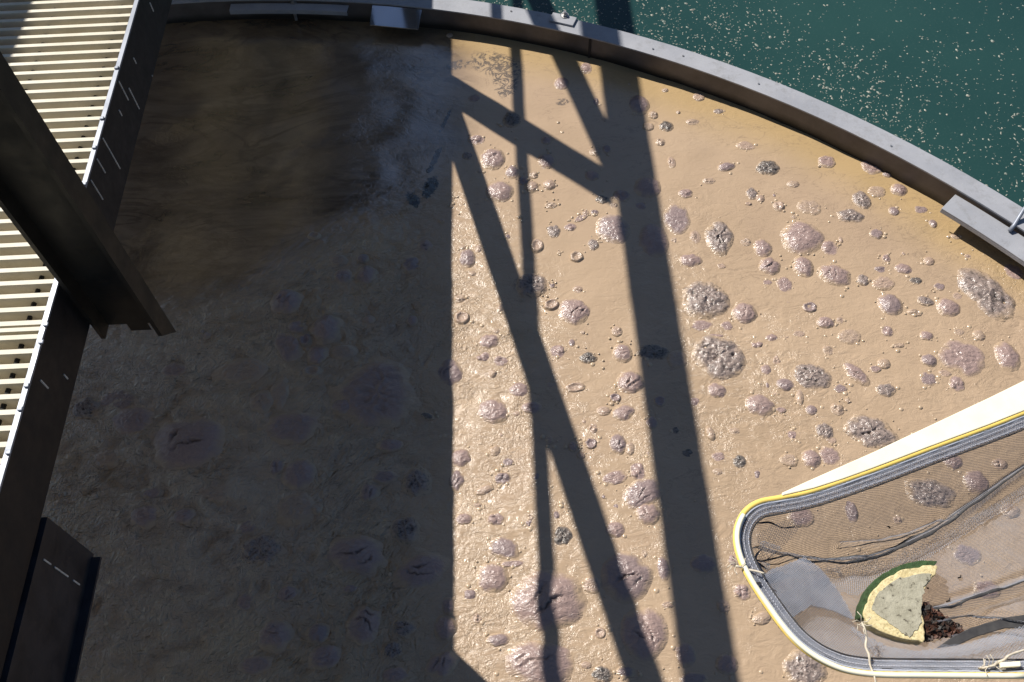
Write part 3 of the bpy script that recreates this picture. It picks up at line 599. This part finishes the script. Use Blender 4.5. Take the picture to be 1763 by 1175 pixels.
for i, b in enumerate(BL):
    o = make_bubble(i, b); x, y, rx = b[0], b[1], math.sqrt(b[2] * b[3])
    size = 'huge' if rx > 34 else 'large' if rx > 20 else 'mid-sized' if rx > 12.5 else 'small' if rx > 7.5 else 'tiny'
    cands = sorted(MARK, key=lambda m: math.hypot(m[0] - x, m[1] - y))
    ok = None
    for m in cands[:4]:
        d = math.hypot(m[0] - x, m[1] - y)
        if d < max(16, rx * .6): rel = 'forming' if False else 'right at'
        else: rel = ('close ' if d < 55 else '') + direc(x - m[0], y - m[1]) if d < 110 else 'well ' + direc(x - m[0], y - m[1])
        for sh in ('', ' oval' if b[2] > 1.35 * b[3] else ' tall' if b[3] > 1.15 * b[2] else ' round'):
            lab = f'{size}{sh} {LOOK[b[5]]} mud bubble {rel} {m[2]}'
            if lab not in used: ok = lab; break
        if ok: break
    ok = ok or lab
    if len(ok.split()) > 16: ok = ok.replace('mid-sized ', 'medium ').replace(' mud bubble', ' bubble').replace('close ', '').replace(' the ', ' ', 1)
    if len(ok.split()) > 16: ok = ' '.join(ok.split()[:16])
    used[ok] = 1
    tag(o, ok, 'mud bubble', 'mud bubbles on the sludge')
print('BUBBLES', len(BL), len(used))
# ------------------------------------------------------------------ flecks on the outer water
fk = MB()
for i in range(21000):
    r = R_OUT - .05 + (rng.exponential(.30) if i % 3 else rng.uniform(0, 2.2)); a = rng.uniform(.42, 1.62)
    c = RC + Vector((math.cos(a), math.sin(a))) * r
    cl = noise.noise((c.x * 3.2, c.y * 3.2, .4)) + .6 * noise.noise((c.x * 9, c.y * 9, 2))
    if r < R_OUT - .03 or cl < rng.uniform(-.60, .40): continue
    s = .0016 + .0042 * rng.random() ** 2.4 + (.004 if rng.random() < .02 else 0); n = 6; b = len(fk.v); el = rng.uniform(.6, 1.6); t0 = rng.uniform(0, 3)
    for j in range(n):
        t = TAU * j / n; q = s * rng.uniform(.7, 1.3); px, py = q * math.cos(t) * el, q * math.sin(t) / el
        fk.v.append(Vector((c.x + px * math.cos(t0) - py * math.sin(t0), c.y + px * math.sin(t0) + py * math.cos(t0), -.0345)))
    fk.v.append(Vector((c.x, c.y, -.0345 + s * .5)))
    for j in range(n): fk.f.append([b + j, b + (j + 1) % n, b + n])
n_ = NT('fleck', .6)
MAT['fleck'] = n_.done(n_.mix(n_.ramp(n_.noise(38, 3, .7), .35, .65), (0.36, 0.34, 0.28), (0.10, 0.15, 0.13)))
tag(fk.build('floating_flecks', MAT['fleck'], origin=(0, 3.5, -.035)), 'pale scum flecks floating on the dark green water', 'scum flecks', kind='stuff')

# ------------------------------------------------------------------ skimmer net held over the sludge
ZN = 1.45
def N(x, y, dz=0.0): 
    p = at(x, y, ZN); p.z += dz; return p
def catmull(P, n=8, closed=True):
    out = []; k = len(P)
    for i in range(k):
        p0, p1, p2, p3 = P[i - 1], P[i], P[(i + 1) % k], P[(i + 2) % k]
        for j in range(n):
            t = j / n
            out.append(.5 * ((2 * p1) + (p2 - p0) * t + (2 * p0 - 5 * p1 + 4 * p2 - p3) * t * t + (3 * p1 - p0 - 3 * p2 + p3) * t ** 3))
    return out
pathpx = [(2060, 1166), (1900, 1165), (1763, 1164), (1600, 1163), (1490, 1160), (1425, 1143), (1368, 1104), (1318, 1040), (1284, 985), (1269, 945), (1268, 912), (1281, 883), (1306, 865), (1345, 857), (1400, 845), (1500, 811), (1600, 773), (1700, 736), (1763, 711), (1900, 656), (2030, 606), (2110, 620), (2150, 740), (2160, 900), (2150, 1060), (2115, 1145)]
loop = catmull([N(*q) for q in pathpx], 6)
cen = sum(loop, Vector()) / len(loop)
MAT['frame'] = mat_yellow('frame_yellow', (0.93, 0.66, 0.16))
net = empty('skimmer_net', (cen.x, cen.y, ZN), 'yellow framed scoop net with grey mesh bag held above the sludge at lower right', 'skimmer net')
MB().tube(loop, .0044, 12, closed=True).build('frame', MAT['frame'], net, smooth=True)
MB().tube([p + Vector((.0012, -.0012, .0044)) for p in loop[12:11 * 6]], .0036, 10).build('frame_bead', MAT['pale_yellow'], net, smooth=True)
lipo = [(1345, 851), (1400, 826), (1450, 804), (1500, 782), (1600, 735), (1700, 688), (1763, 657), (1900, 590), (2010, 548)]
lipi = [(1345, 856), (1400, 843), (1450, 827), (1500, 809), (1600, 771), (1700, 734), (1763, 709), (1900, 654), (2010, 612)]
lp = MB(); lp.prism([N(x, y, .006) for x, y in lipo] + [N(x, y, .006) for x, y in lipi[::-1]], .004)
lp.build('scoop_lip', MAT['pale_yellow'], net, bevel=.0015)
# bracket and pole beyond the right edge of the picture
hp = MB(); hp.tube([N(2150, 880), N(2230, 880), N(2330, 870)], .012, 14); hp.build('handle_socket', MAT['yellow'], net, smooth=True)
MB().tube([N(2300, 872), N(3400, 700, .35)], .0135, 14).build('pole', MAT['bolt'], net, smooth=True)

LP2 = np.array([(p.x, p.y) for p in loop])
def inside(Q, P):
    x, y = Q[:, 0], Q[:, 1]; r = np.zeros(len(Q), bool); j = len(P) - 1
    for i in range(len(P)):
        xi, yi = P[i]; xj, yj = P[j]
        c = ((yi > y) != (yj > y)) & (x < (xj - xi) * (y - yi) / (yj - yi + 1e-12) + xi); r ^= c; j = i
    return r
def dist(Q, P, closed=True):
    d = np.full(len(Q), 9.0)
    for i in range(len(P) - (0 if closed else 1)):
        a, b = P[i], P[(i + 1) % len(P)]; ab = b - a; t = np.clip(((Q - a) @ ab) / (ab @ ab + 1e-15), 0, 1)
        d = np.minimum(d, np.hypot(*(Q - (a + t[:, None] * ab)).T))
    return d
def n2(px): return np.array([tuple(N(x, y).xy) for x, y in px])
DEPTH = .075
# creases: polylines in plan, each a narrow pucker of the bag
CR = [([(1318, 930), (1370, 936), (1440, 942), (1520, 935), (1580, 915), (1640, 885), (1700, 845), (1763, 800), (1850, 745)], .030, .006),
      ([(1470, 912), (1540, 905), (1600, 888), (1650, 865)], .018, .004), ([(1600, 1032), (1660, 1022), (1700, 1008), (1763, 990), (1850, 960)], .022, .004),
      ([(1630, 1052), (1690, 1040), (1763, 1046), (1850, 1060)], .018, .004), ([(1330, 1000), (1400, 960), (1470, 955)], .014, .005)]
CRW = [(n2(p), h, wd) for p, h, wd in CR]
th = math.radians(9); ct, st = math.cos(th), math.sin(th)
def bag_z(Q):
    d = dist(Q, LP2)
    z = -.014 - DEPTH * (1 - np.exp(-np.maximum(d - .012, 0) / .045))
    for P, h, wd in CRW:
        dd = dist(Q, P, False); z += h * np.exp(-(dd / wd) ** 2) - h * .5 * np.exp(-((dd - .012) / (wd * 1.6)) ** 2)
    z += np.array([.006 * noise.noise((x * 14, y * 22, 1.0)) + .0025 * noise.noise((x * 60, y * 70, 2.0)) for x, y in Q])
    return z
def mesh_sheet(name, poly, pitch, thick, mat, zf, ang=th, keepf=None):
    ca_, sa_ = math.cos(ang), math.sin(ang); R = np.array([[ca_, sa_], [-sa_, ca_]])
    L = poly @ R.T; lo, hi = L.min(0), L.max(0)
    gx = np.arange(lo[0], hi[0], pitch); gy = np.arange(lo[1], hi[1], pitch); X, Y = np.meshgrid(gx, gy)
    Q = np.stack([X.reshape(-1), Y.reshape(-1)], 1) @ R
    ins = inside(Q, poly)
    if keepf is not None: ins &= keepf(Q)
    ins = ins.reshape(X.shape); z = np.zeros(len(Q)); m = ins.reshape(-1); z[m] = zf(Q[m])
    ny, nx = X.shape; idx = np.arange(nx * ny).reshape(ny, nx)
    ok = ins[:-1, :-1] & ins[1:, :-1] & ins[:-1, 1:] & ins[1:, 1:]
    F_ = np.stack([idx[:-1, :-1], idx[:-1, 1:], idx[1:, 1:], idx[1:, :-1]], -1)[ok]
    # each thread is a thin flat ribbon with thickness: built straight from the grid edges
    P = np.c_[Q, ZN + z]
    E = set()
    for q in F_: 
        for a, b in ((q[0], q[1]), (q[1], q[2]), (q[3], q[2]), (q[0], q[3])): E.add((a, b) if a < b else (b, a))
    E = np.array(sorted(E)); A, B = P[E[:, 0]], P[E[:, 1]]; d = B - A; d /= np.linalg.norm(d, axis=1)[:, None]
    s = np.cross(d, [0, 0, 1.0]); s /= np.linalg.norm(s, axis=1)[:, None] + 1e-9; u = np.cross(s, d); h = thick / 2
    k = len(E); V = np.empty((k, 6, 3))
    for n_, (cs, cu) in enumerate(((1, -.58), (-1, -.58), (0, 1.15))):
        off = s * cs * h + u * cu * h; V[:, n_] = A + off; V[:, n_ + 3] = B + off
    base = (np.arange(k) * 6)[:, None]
    T = np.concatenate([base + np.array(q) for q in ([0, 3, 4, 1], [1, 4, 5, 2], [2, 5, 3, 0])])
    me = bpy.data.meshes.new(name); me.from_pydata((V.reshape(-1, 3) - np.array(net.location)).tolist(), [], T.tolist()); me.materials.append(mat)
    o = bpy.data.objects.new(name, me); C.objects.link(o); o.parent = net
    return o
mesh_sheet('mesh_bag', LP2, .0019, .00047, MAT['mesh'], bag_z)
# doubled-over mesh: the gathered corner and the slack near side
fa = n2([(1338, 1000), (1352, 968), (1392, 943), (1425, 962), (1455, 995), (1480, 1040), (1500, 1075), (1545, 1100), (1600, 1108), (1680, 1095), (1763, 1068), (1900, 1030), (1980, 1060), (1900, 1150), (1600, 1150), (1490, 1146), (1430, 1128), (1380, 1085)])
def flap_z(Q):
    d = dist(Q, LP2); return -.010 - .045 * (1 - np.exp(-d / .04)) + np.array([.004 * noise.noise((x * 30, y * 30, 5.0)) for x, y in Q])
mesh_sheet('mesh_flap', fa, .0030, .00050, MAT['mesh_pale'], flap_z, ang=th + .5)
fb_ = n2([(1430, 950), (1500, 940), (1560, 932), (1620, 905), (1680, 872), (1763, 822), (1850, 770), (1850, 800), (1763, 850), (1690, 895), (1620, 940), (1560, 975), (1500, 1000), (1460, 985)])
mesh_sheet('mesh_flap', fb_, .0030, .00046, MAT['mesh_pale'], lambda Q: bag_z(Q) + .006, ang=th - .35)
fc = n2([(1312, 905), (1345, 890), (1400, 880), (1380, 905), (1345, 940), (1330, 975), (1313, 960)])
mesh_sheet('mesh_flap', fc, .0030, .0004, MAT['mesh_pale'], lambda Q: bag_z(Q) + .02, ang=th + .9)
fd = n2([(1298, 1002), (1335, 970), (1394, 945), (1428, 966), (1460, 1008), (1486, 1058), (1445, 1040), (1405, 1032), (1372, 1058), (1345, 1052), (1320, 1030)])
mesh_sheet('mesh_flap', fd, .0018, .0006, MAT['mesh'], lambda Q: flap_z(Q) + .012, ang=th + 1.0)
mesh_sheet('mesh_flap', fd, .0021, .0006, MAT['mesh_pale'], lambda Q: flap_z(Q) + .016, ang=th + .45)
fe = n2([(1470, 1060), (1500, 1078), (1545, 1103), (1600, 1111), (1680, 1098), (1763, 1071), (1850, 1050), (1850, 1080), (1763, 1098), (1680, 1122), (1600, 1132), (1520, 1125)])
mesh_sheet('mesh_flap', fe, .0027, .0005, MAT['mesh_pale'], lambda Q: flap_z(Q) + .010, ang=th + .2)
# hem along the frame with two rows of stitches
def inset(d, dz):
    out = []; n = len(loop)
    for i in range(n):
        t = loop[(i + 2) % n] - loop[i - 2]; t.z = 0; t.normalize(); s = Vector((-t.y, t.x, 0))
        if s.dot(cen - loop[i]) < 0: s = -s
        out.append(loop[i] + s * d + Vector((0, 0, dz)))
    return out
n = len(loop)
def hem_z(Q):
    d = dist(Q, LP2); return .001 - .35 * d + np.array([.0012 * noise.noise((x * 60, y * 60, 3.0)) for x, y in Q])
mesh_sheet('hem', LP2, .0017, .00075, MAT['mesh'], hem_z, ang=th + .6, keepf=lambda Q: dist(Q, LP2) < .0225)
mesh_sheet('hem', LP2, .0019, .00070, MAT['mesh_pale'], lambda Q: hem_z(Q) + .002, ang=th - .1, keepf=lambda Q: (dist(Q, LP2) < .0205) & (dist(Q, LP2) > .003))
for d_, r_, m_ in ((.0225, .0011, 'mesh_dark'), (.008, .0009, 'mesh_dark'), (.0055, .0016, 'mesh_pale')):
    MB().tube([p + Vector((0, 0, .0014 * noise.noise(p * 45))) for p in inset(d_, .002 - .35 * d_)], r_, 7, closed=True).build('hem_binding', MAT[m_], net, smooth=True)
for L in (inset(.0115, .0012), inset(.0185, -.0008)):
    st_ = MB()
    for i in range(0, n, 1):
        a, b = L[i], L[(i + 1) % n]
        k = max(1, int((b - a).length / .0032))
        for j in range(k): st_.tube([a.lerp(b, (j + .1) / k), a.lerp(b, (j + .8) / k)], .0004, 5)
    st_.build('stitching', MAT['thread'], net)
# folds of the bag gathered into dense pleats
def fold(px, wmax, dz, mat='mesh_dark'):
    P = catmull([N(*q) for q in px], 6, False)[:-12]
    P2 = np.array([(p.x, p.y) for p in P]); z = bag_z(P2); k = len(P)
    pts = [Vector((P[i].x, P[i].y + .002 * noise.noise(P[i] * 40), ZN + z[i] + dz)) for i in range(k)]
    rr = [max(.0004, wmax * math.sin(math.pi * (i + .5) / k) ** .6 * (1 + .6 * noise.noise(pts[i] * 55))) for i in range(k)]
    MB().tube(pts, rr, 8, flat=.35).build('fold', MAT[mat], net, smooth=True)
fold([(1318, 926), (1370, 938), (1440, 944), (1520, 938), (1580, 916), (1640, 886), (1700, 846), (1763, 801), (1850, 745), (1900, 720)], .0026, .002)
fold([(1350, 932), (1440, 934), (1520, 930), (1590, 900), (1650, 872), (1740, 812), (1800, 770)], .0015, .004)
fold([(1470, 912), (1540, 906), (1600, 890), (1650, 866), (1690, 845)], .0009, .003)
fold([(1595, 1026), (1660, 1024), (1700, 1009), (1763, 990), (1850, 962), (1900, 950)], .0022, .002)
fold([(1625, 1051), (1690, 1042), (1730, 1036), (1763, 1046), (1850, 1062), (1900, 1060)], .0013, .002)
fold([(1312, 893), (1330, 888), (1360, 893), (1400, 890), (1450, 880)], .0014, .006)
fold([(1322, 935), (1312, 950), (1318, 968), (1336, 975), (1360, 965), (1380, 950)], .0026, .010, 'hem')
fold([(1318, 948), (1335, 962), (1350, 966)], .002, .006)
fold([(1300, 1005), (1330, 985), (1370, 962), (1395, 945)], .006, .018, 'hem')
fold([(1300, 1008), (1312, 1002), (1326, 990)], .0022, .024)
# dark sheet standing for the shadowed opening under the folded mesh
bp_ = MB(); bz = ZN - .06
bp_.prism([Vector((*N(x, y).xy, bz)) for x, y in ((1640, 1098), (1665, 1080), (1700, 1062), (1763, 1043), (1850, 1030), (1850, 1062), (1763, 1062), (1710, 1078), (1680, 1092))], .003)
bp_.build('gap_shadow', MAT['mesh_dark'], net, bevel=.001)
# frayed ties
def cord(px, r, dz, name='frayed_tie'):
    pts = []
    for i, (x, y) in enumerate(px): pts.append(N(x, y, dz + .002 * math.sin(i * 2.1)))
    P = catmull(pts, 4, False)[:-8]; rr = [r * (1 + .5 * noise.noise(p * 90)) for p in P]
    m = MB().tube(P, rr, 7)
    for k in range(7):
        p = P[rng.integers(0, 6)]; a = rng.uniform(0, TAU); m.tube([p, p + Vector((math.cos(a), math.sin(a), .3)) * .008, p + Vector((math.cos(a + .4), math.sin(a + .4), .3)) * .014], .0006, 5)
    m.build(name, MAT['cord'], net, smooth=True)
cord([(1482, 1080), (1487, 1086), (1491, 1100), (1489, 1115), (1494, 1130), (1497, 1145), (1501, 1158), (1504, 1170), (1508, 1185), (1512, 1195)], .0016, .004)
cord([(1690, 1150), (1705, 1148), (1715, 1142), (1727, 1137), (1735, 1130), (1763, 1120), (1790, 1112), (1810, 1108)], .0017, .004)
cord([(1268, 978), (1272, 979), (1284, 982), (1300, 986), (1318, 992), (1325, 994)], .0015, .006)
MB().prism([N(x, y, .0085) for x, y in ((1718, 1143), (1752, 1141), (1753, 1150), (1719, 1152))], .006).build('frame_clip', MAT['pale_yellow'], net, bevel=.001)

# ------------------------------------------------------------------ broken shell and leaf litter lying in the net
def floor_at(x, y, extra=.004):
    p = N(x, y); z = float(bag_z(np.array([(p.x, p.y)]))[0]); return Vector((p.x, p.y, ZN + z + extra))
c0 = floor_at(1572, 1050); c0.z = ZN - .098
def shell_px(x, y): 
    p = at(x, y, c0.z + .052); return p
ce = shell_px(1585, 1040); rx_ = (shell_px(1685, 1040) - ce).length; ry_ = abs(shell_px(1585, 972).y - ce.y)
def lath(prof, a0, a1, n, noise_amp=0.0):
    m = MB(); k = len(prof)
    for i in range(n + 1):
        a = a0 + (a1 - a0) * i / n
        for (r, z) in prof:
            w_ = 1 + noise_amp * noise.noise((math.cos(a) * 3, math.sin(a) * 3, z * 40))
            m.v.append(Vector((ce.x + r * w_ * rx_ * math.cos(a), ce.y + r * w_ * ry_ * math.sin(a), c0.z + z)))
    for i in range(n):
        for j in range(k):
            j2 = (j + 1) % k; m.f.append([i * k + j, i * k + j2, (i + 1) * k + j2, (i + 1) * k + j])
    m.f.append(list(range(k))); m.f.append([n * k + j for j in range(k)][::-1])
    return m
def mat_pore():
    n = NT('cream_porous', .85)
    col = n.mix(n.ramp(n.noise(160, 5, .7), .35, .62), (0.74, 0.63, 0.36), (0.52, 0.42, 0.21))
    col = n.mix(n.ramp(n.noise(230, 6, .75), .56, .70), col, (0.13, 0.10, 0.045))
    col = n.mix(n.ramp(n.noise(45, 4, .7), .52, .72, 0, .5), col, (0.40, 0.33, 0.17))
    return n.done(col, .85, n.bump(n.noise(260, 4, .7), .7, .002))
MAT['pore'] = mat_pore()
_g = NT('grey_porous', .9)
_c = _g.mix(_g.ramp(_g.noise(60, 6, .7), .35, .65), (0.40, 0.375, 0.285), (0.28, 0.26, 0.19))
_c = _g.mix(_g.ramp(_g.noise(120, 4, .7), .58, .68), _c, (0.06, 0.05, 0.035))
MAT['grey_pore'] = _g.done(_c, .9, _g.bump(_g.noise(220, 4, .7), .7, .002))
MAT['rind'] = simple('green_rind', (0.045, 0.09, 0.03), (0.024, 0.045, 0.015), 120, .9, 0, .8, 300)
sh = empty('shell_fragment', (ce.x, ce.y, c0.z), 'broken half of a round cream porous shell with a green rim, lying in the net', 'shell fragment')
zt_ = ZN - .052
def slab(px, dz, name, mat, z=zt_, bev=.002, wob=.0022):
    P = catmull([at(x, y, z) for x, y in px], 5)
    P = [p + Vector((wob * (noise.noise(p * 120) + .8 * noise.noise(p * 400)), wob * (noise.noise(p * 120 + Vector((5, 5, 5))) + .8 * noise.noise(p * 400 + Vector((5, 5, 5)))), 0)) for p in P]
    return MB().prism(P, dz).build(name, mat, sh, bevel=bev)
slab([(1613, 974), (1582, 975), (1546, 985), (1515, 1005), (1495, 1030), (1487, 1058), (1500, 1078), (1540, 1096), (1588, 1105), (1592, 1099), (1590, 1072), (1586, 1040), (1597, 1005), (1612, 986)], .024, 'shell', MAT['pore'])
slab([(1604, 989), (1562, 992), (1532, 1004), (1510, 1024), (1501, 1048), (1516, 1062), (1542, 1081), (1563, 1096), (1574, 1088), (1586, 1074), (1585, 1040), (1595, 1006)], .006, 'grey_patch', MAT['grey_pore'], z=zt_ + .0012, bev=.0004, wob=.003)  # thin grey slab set just above the cream face
slab([(1613, 967), (1580, 966), (1543, 976), (1508, 997), (1487, 1025), (1479, 1056), (1485, 1065), (1500, 1060), (1520, 1020), (1560, 990), (1600, 980)], .022, 'green_rind', MAT['rind'], z=zt_ - .003, bev=.003, wob=.0015)
n_ = NT('leaf_litter', .7)
MAT['litter'] = n_.done(n_.mix(n_.ramp(n_.noise(90, 4, .7), .45, .62), (0.012, 0.009, 0.007), (0.075, 0.026, 0.012)), .6, n_.bump(n_.noise(200, 3), .5, .001))
lit = MB(); lc = at(1618, 1078, ZN - .07)
for i in range(420):
    u_ = rng.random() ** .7; x = 1590 + 72 * (1 - (1 - u_) ** .9) * rng.uniform(.1, 1); lim = 1 - (x - 1590) / 78
    y = 1100 - 62 * lim * rng.random() - (x - 1590) * .10
    p = at(x, y, ZN - .070 + .014 * rng.random() * lim); L = .0025 + .0045 * rng.random(); 
    R_ = Matrix.Rotation(rng.uniform(0, TAU), 4, 'Z') @ Matrix.Rotation(rng.uniform(-.9, .9), 4, 'X') @ Matrix.Rotation(rng.uniform(-.9, .9), 4, 'Y')
    R_.translation = p; lit.box((-L, -L * .45, -.0004), (L, L * .45, .0004), R_)
tag(lit.build('leaf_litter', MAT['litter'], origin=lc), 'clump of dark wet leaf litter with rusty bits beside the cream shell', 'leaf litter')
for (x, y, L) in ((1688, 965, .004), (1670, 1005, .005), (1692, 1056, .003), (1635, 985, .002), (1560, 880, .003), (1662, 1068, .004)):
    p = floor_at(x, y); a = rng.uniform(0, 3)
    t_ = MB().tube([p, p + Vector((math.cos(a), math.sin(a), .1)) * L, p + Vector((math.cos(a + .5), math.sin(a + .5), .1)) * L * 1.8], [.0012, .0014, .0006], 7).build('debris_bit', MAT['litter'], origin=p)
    where = {1688: 'above right of the cream shell', 1670: 'between the shell and the upper right fold', 1692: 'in the lower right of the bag', 1635: 'just right of the green rim', 1560: 'under the hem by the pale lip', 1662: 'right of the leaf litter clump'}[x]
    tag(t_, f'tiny dark crumb on the net mesh {where}', 'debris', 'crumbs in the net')

# ------------------------------------------------------------------ fine froth: specks of bubbles too many to count
fr = MB()
def speck(x, y, r, h):
    b = len(fr.v); n = 7; t0 = rng.uniform(0, 6)
    for k, (q, z) in enumerate(((1.25, -.0015), (.85, h * .55), (.45, h * .9))):
        for j in range(n):
            a = t0 + TAU * j / n; fr.v.append(Vector((x + r * q * math.cos(a), y + r * q * math.sin(a), z + .002)))
    fr.v.append(Vector((x, y, h + .002)))
    for k in range(2):
        for j in range(n): fr.f.append([b + k * n + j, b + k * n + (j + 1) % n, b + (k + 1) * n + (j + 1) % n, b + (k + 1) * n + j])
    for j in range(n): fr.f.append([b + 2 * n + j, b + 2 * n + (j + 1) % n, b + 3 * n])
for i in range(1900):
    if i % 3:                                            # strung round the larger bubbles
        q = BL[int(rng.integers(0, len(BL)))]; a = rng.uniform(0, TAU); e = rng.uniform(1.0, 1.0 + .5 * rng.random() ** 2 + .1)
        p = at(q[0] + q[2] * e * math.cos(a) * 1.1 + rng.normal(0, 3), q[1] + q[3] * e * math.sin(a) * 1.1 + rng.normal(0, 3))
    else:
        p = at(rng.uniform(120, 1763), rng.uniform(80, 1175)); 
        if noise.noise((p.x * 3.5, p.y * 3.5, 8)) + .5 * noise.noise((p.x * 11, p.y * 11, 2)) < .05: continue
    if (Vector((p.x, p.y)) - RC).length > R_IN - .06 or (p.x < -.25 and p.y > 1.9): continue
    if noise.noise((p.x * 2.2, p.y * 2.2, 5)) < -.25: continue
    r = .0022 + .0050 * rng.random() ** 2.5; speck(p.x, p.y, r * 1.15, r * rng.uniform(.28, .55))
n_ = NT('froth_speck', .28, 0, 1.42); n_.b.inputs['Coat Weight'].default_value = .8; n_.b.inputs['Coat Roughness'].default_value = .15
MAT['froth'] = n_.done(n_.mix(n_.ramp(n_.noise(60, 3), .35, .65), (0.46, 0.342, 0.22), (0.40, 0.295, 0.20)))
tag(fr.build('froth', MAT['froth'], smooth=True, origin=(.5, 1.8, 0)), 'fine froth of tiny bubbles scattered over the tan sludge', 'froth', kind='stuff')
# ------------------------------------------------------------------ tall tree beyond the tank, mirrored in the watery corner
tr = empty('poplar_tree', (-8.8, 23.8, -.3), 'tall leafy tree beyond the tank, seen mirrored in the dark watery corner', 'tree')
MAT['bark'] = simple('bark', (0.10, 0.08, 0.06), (0.05, 0.042, 0.034), 6, .9)
MAT['leaf'] = simple('leaf', (0.024, 0.036, 0.012), (0.042, 0.054, 0.02), 2, .5)
tb = MB(); T0 = Vector(tr.location)
tb.tube([T0, T0 + Vector((.2, 0, 10)), T0 + Vector((-.1, .2, 18)), T0 + Vector((0, 0, 25))], [.75, .55, .30, .05], 12)
for i in range(34):
    z = 3.5 + i * .78; a = i * 2.4; L = 4.6 * (1 - (z / 36) ** 2) + .6; p = T0 + Vector((0, 0, z))
    tb.tube([p, p + Vector((math.cos(a) * L * .5, math.sin(a) * L * .5, 1.3)), p + Vector((math.cos(a) * L, math.sin(a) * L, 3.2))], [.17, .10, .02], 6)
tb.build('trunk', MAT['bark'], tr)
cr_ = MB()
for i in range(13000):
    z = 1.2 + 31 * rng.random(); R0 = 5.6 * math.sin(min(1, (z + 1) / 7) * math.pi / 2) * max(0, 1 - max(0, (z - 15) / 18) ** 2.4) ** .5
    a = rng.uniform(0, TAU); r = R0 * rng.random() ** .5 * (1 + .3 * noise.noise((math.cos(a) * 2, math.sin(a) * 2, z * .35)))
    p = T0 + Vector((r * math.cos(a), r * math.sin(a), z))
    if noise.noise(p * .5) < -.36: continue
    s = .22 + .20 * rng.random(); m4 = Matrix.Rotation(rng.uniform(0, TAU), 3, 'Z') @ Matrix.Rotation(rng.uniform(-1.3, 1.3), 3, 'X'); b = len(cr_.v)
    for q in ((-s, 0, 0), (0, -s * .6, .04), (s, 0, 0), (0, s * .6, .04)): cr_.v.append(p + m4 @ Vector(q))
    cr_.f.append([b, b + 1, b + 2, b + 3])
cr_.build('crown', MAT['leaf'], tr)
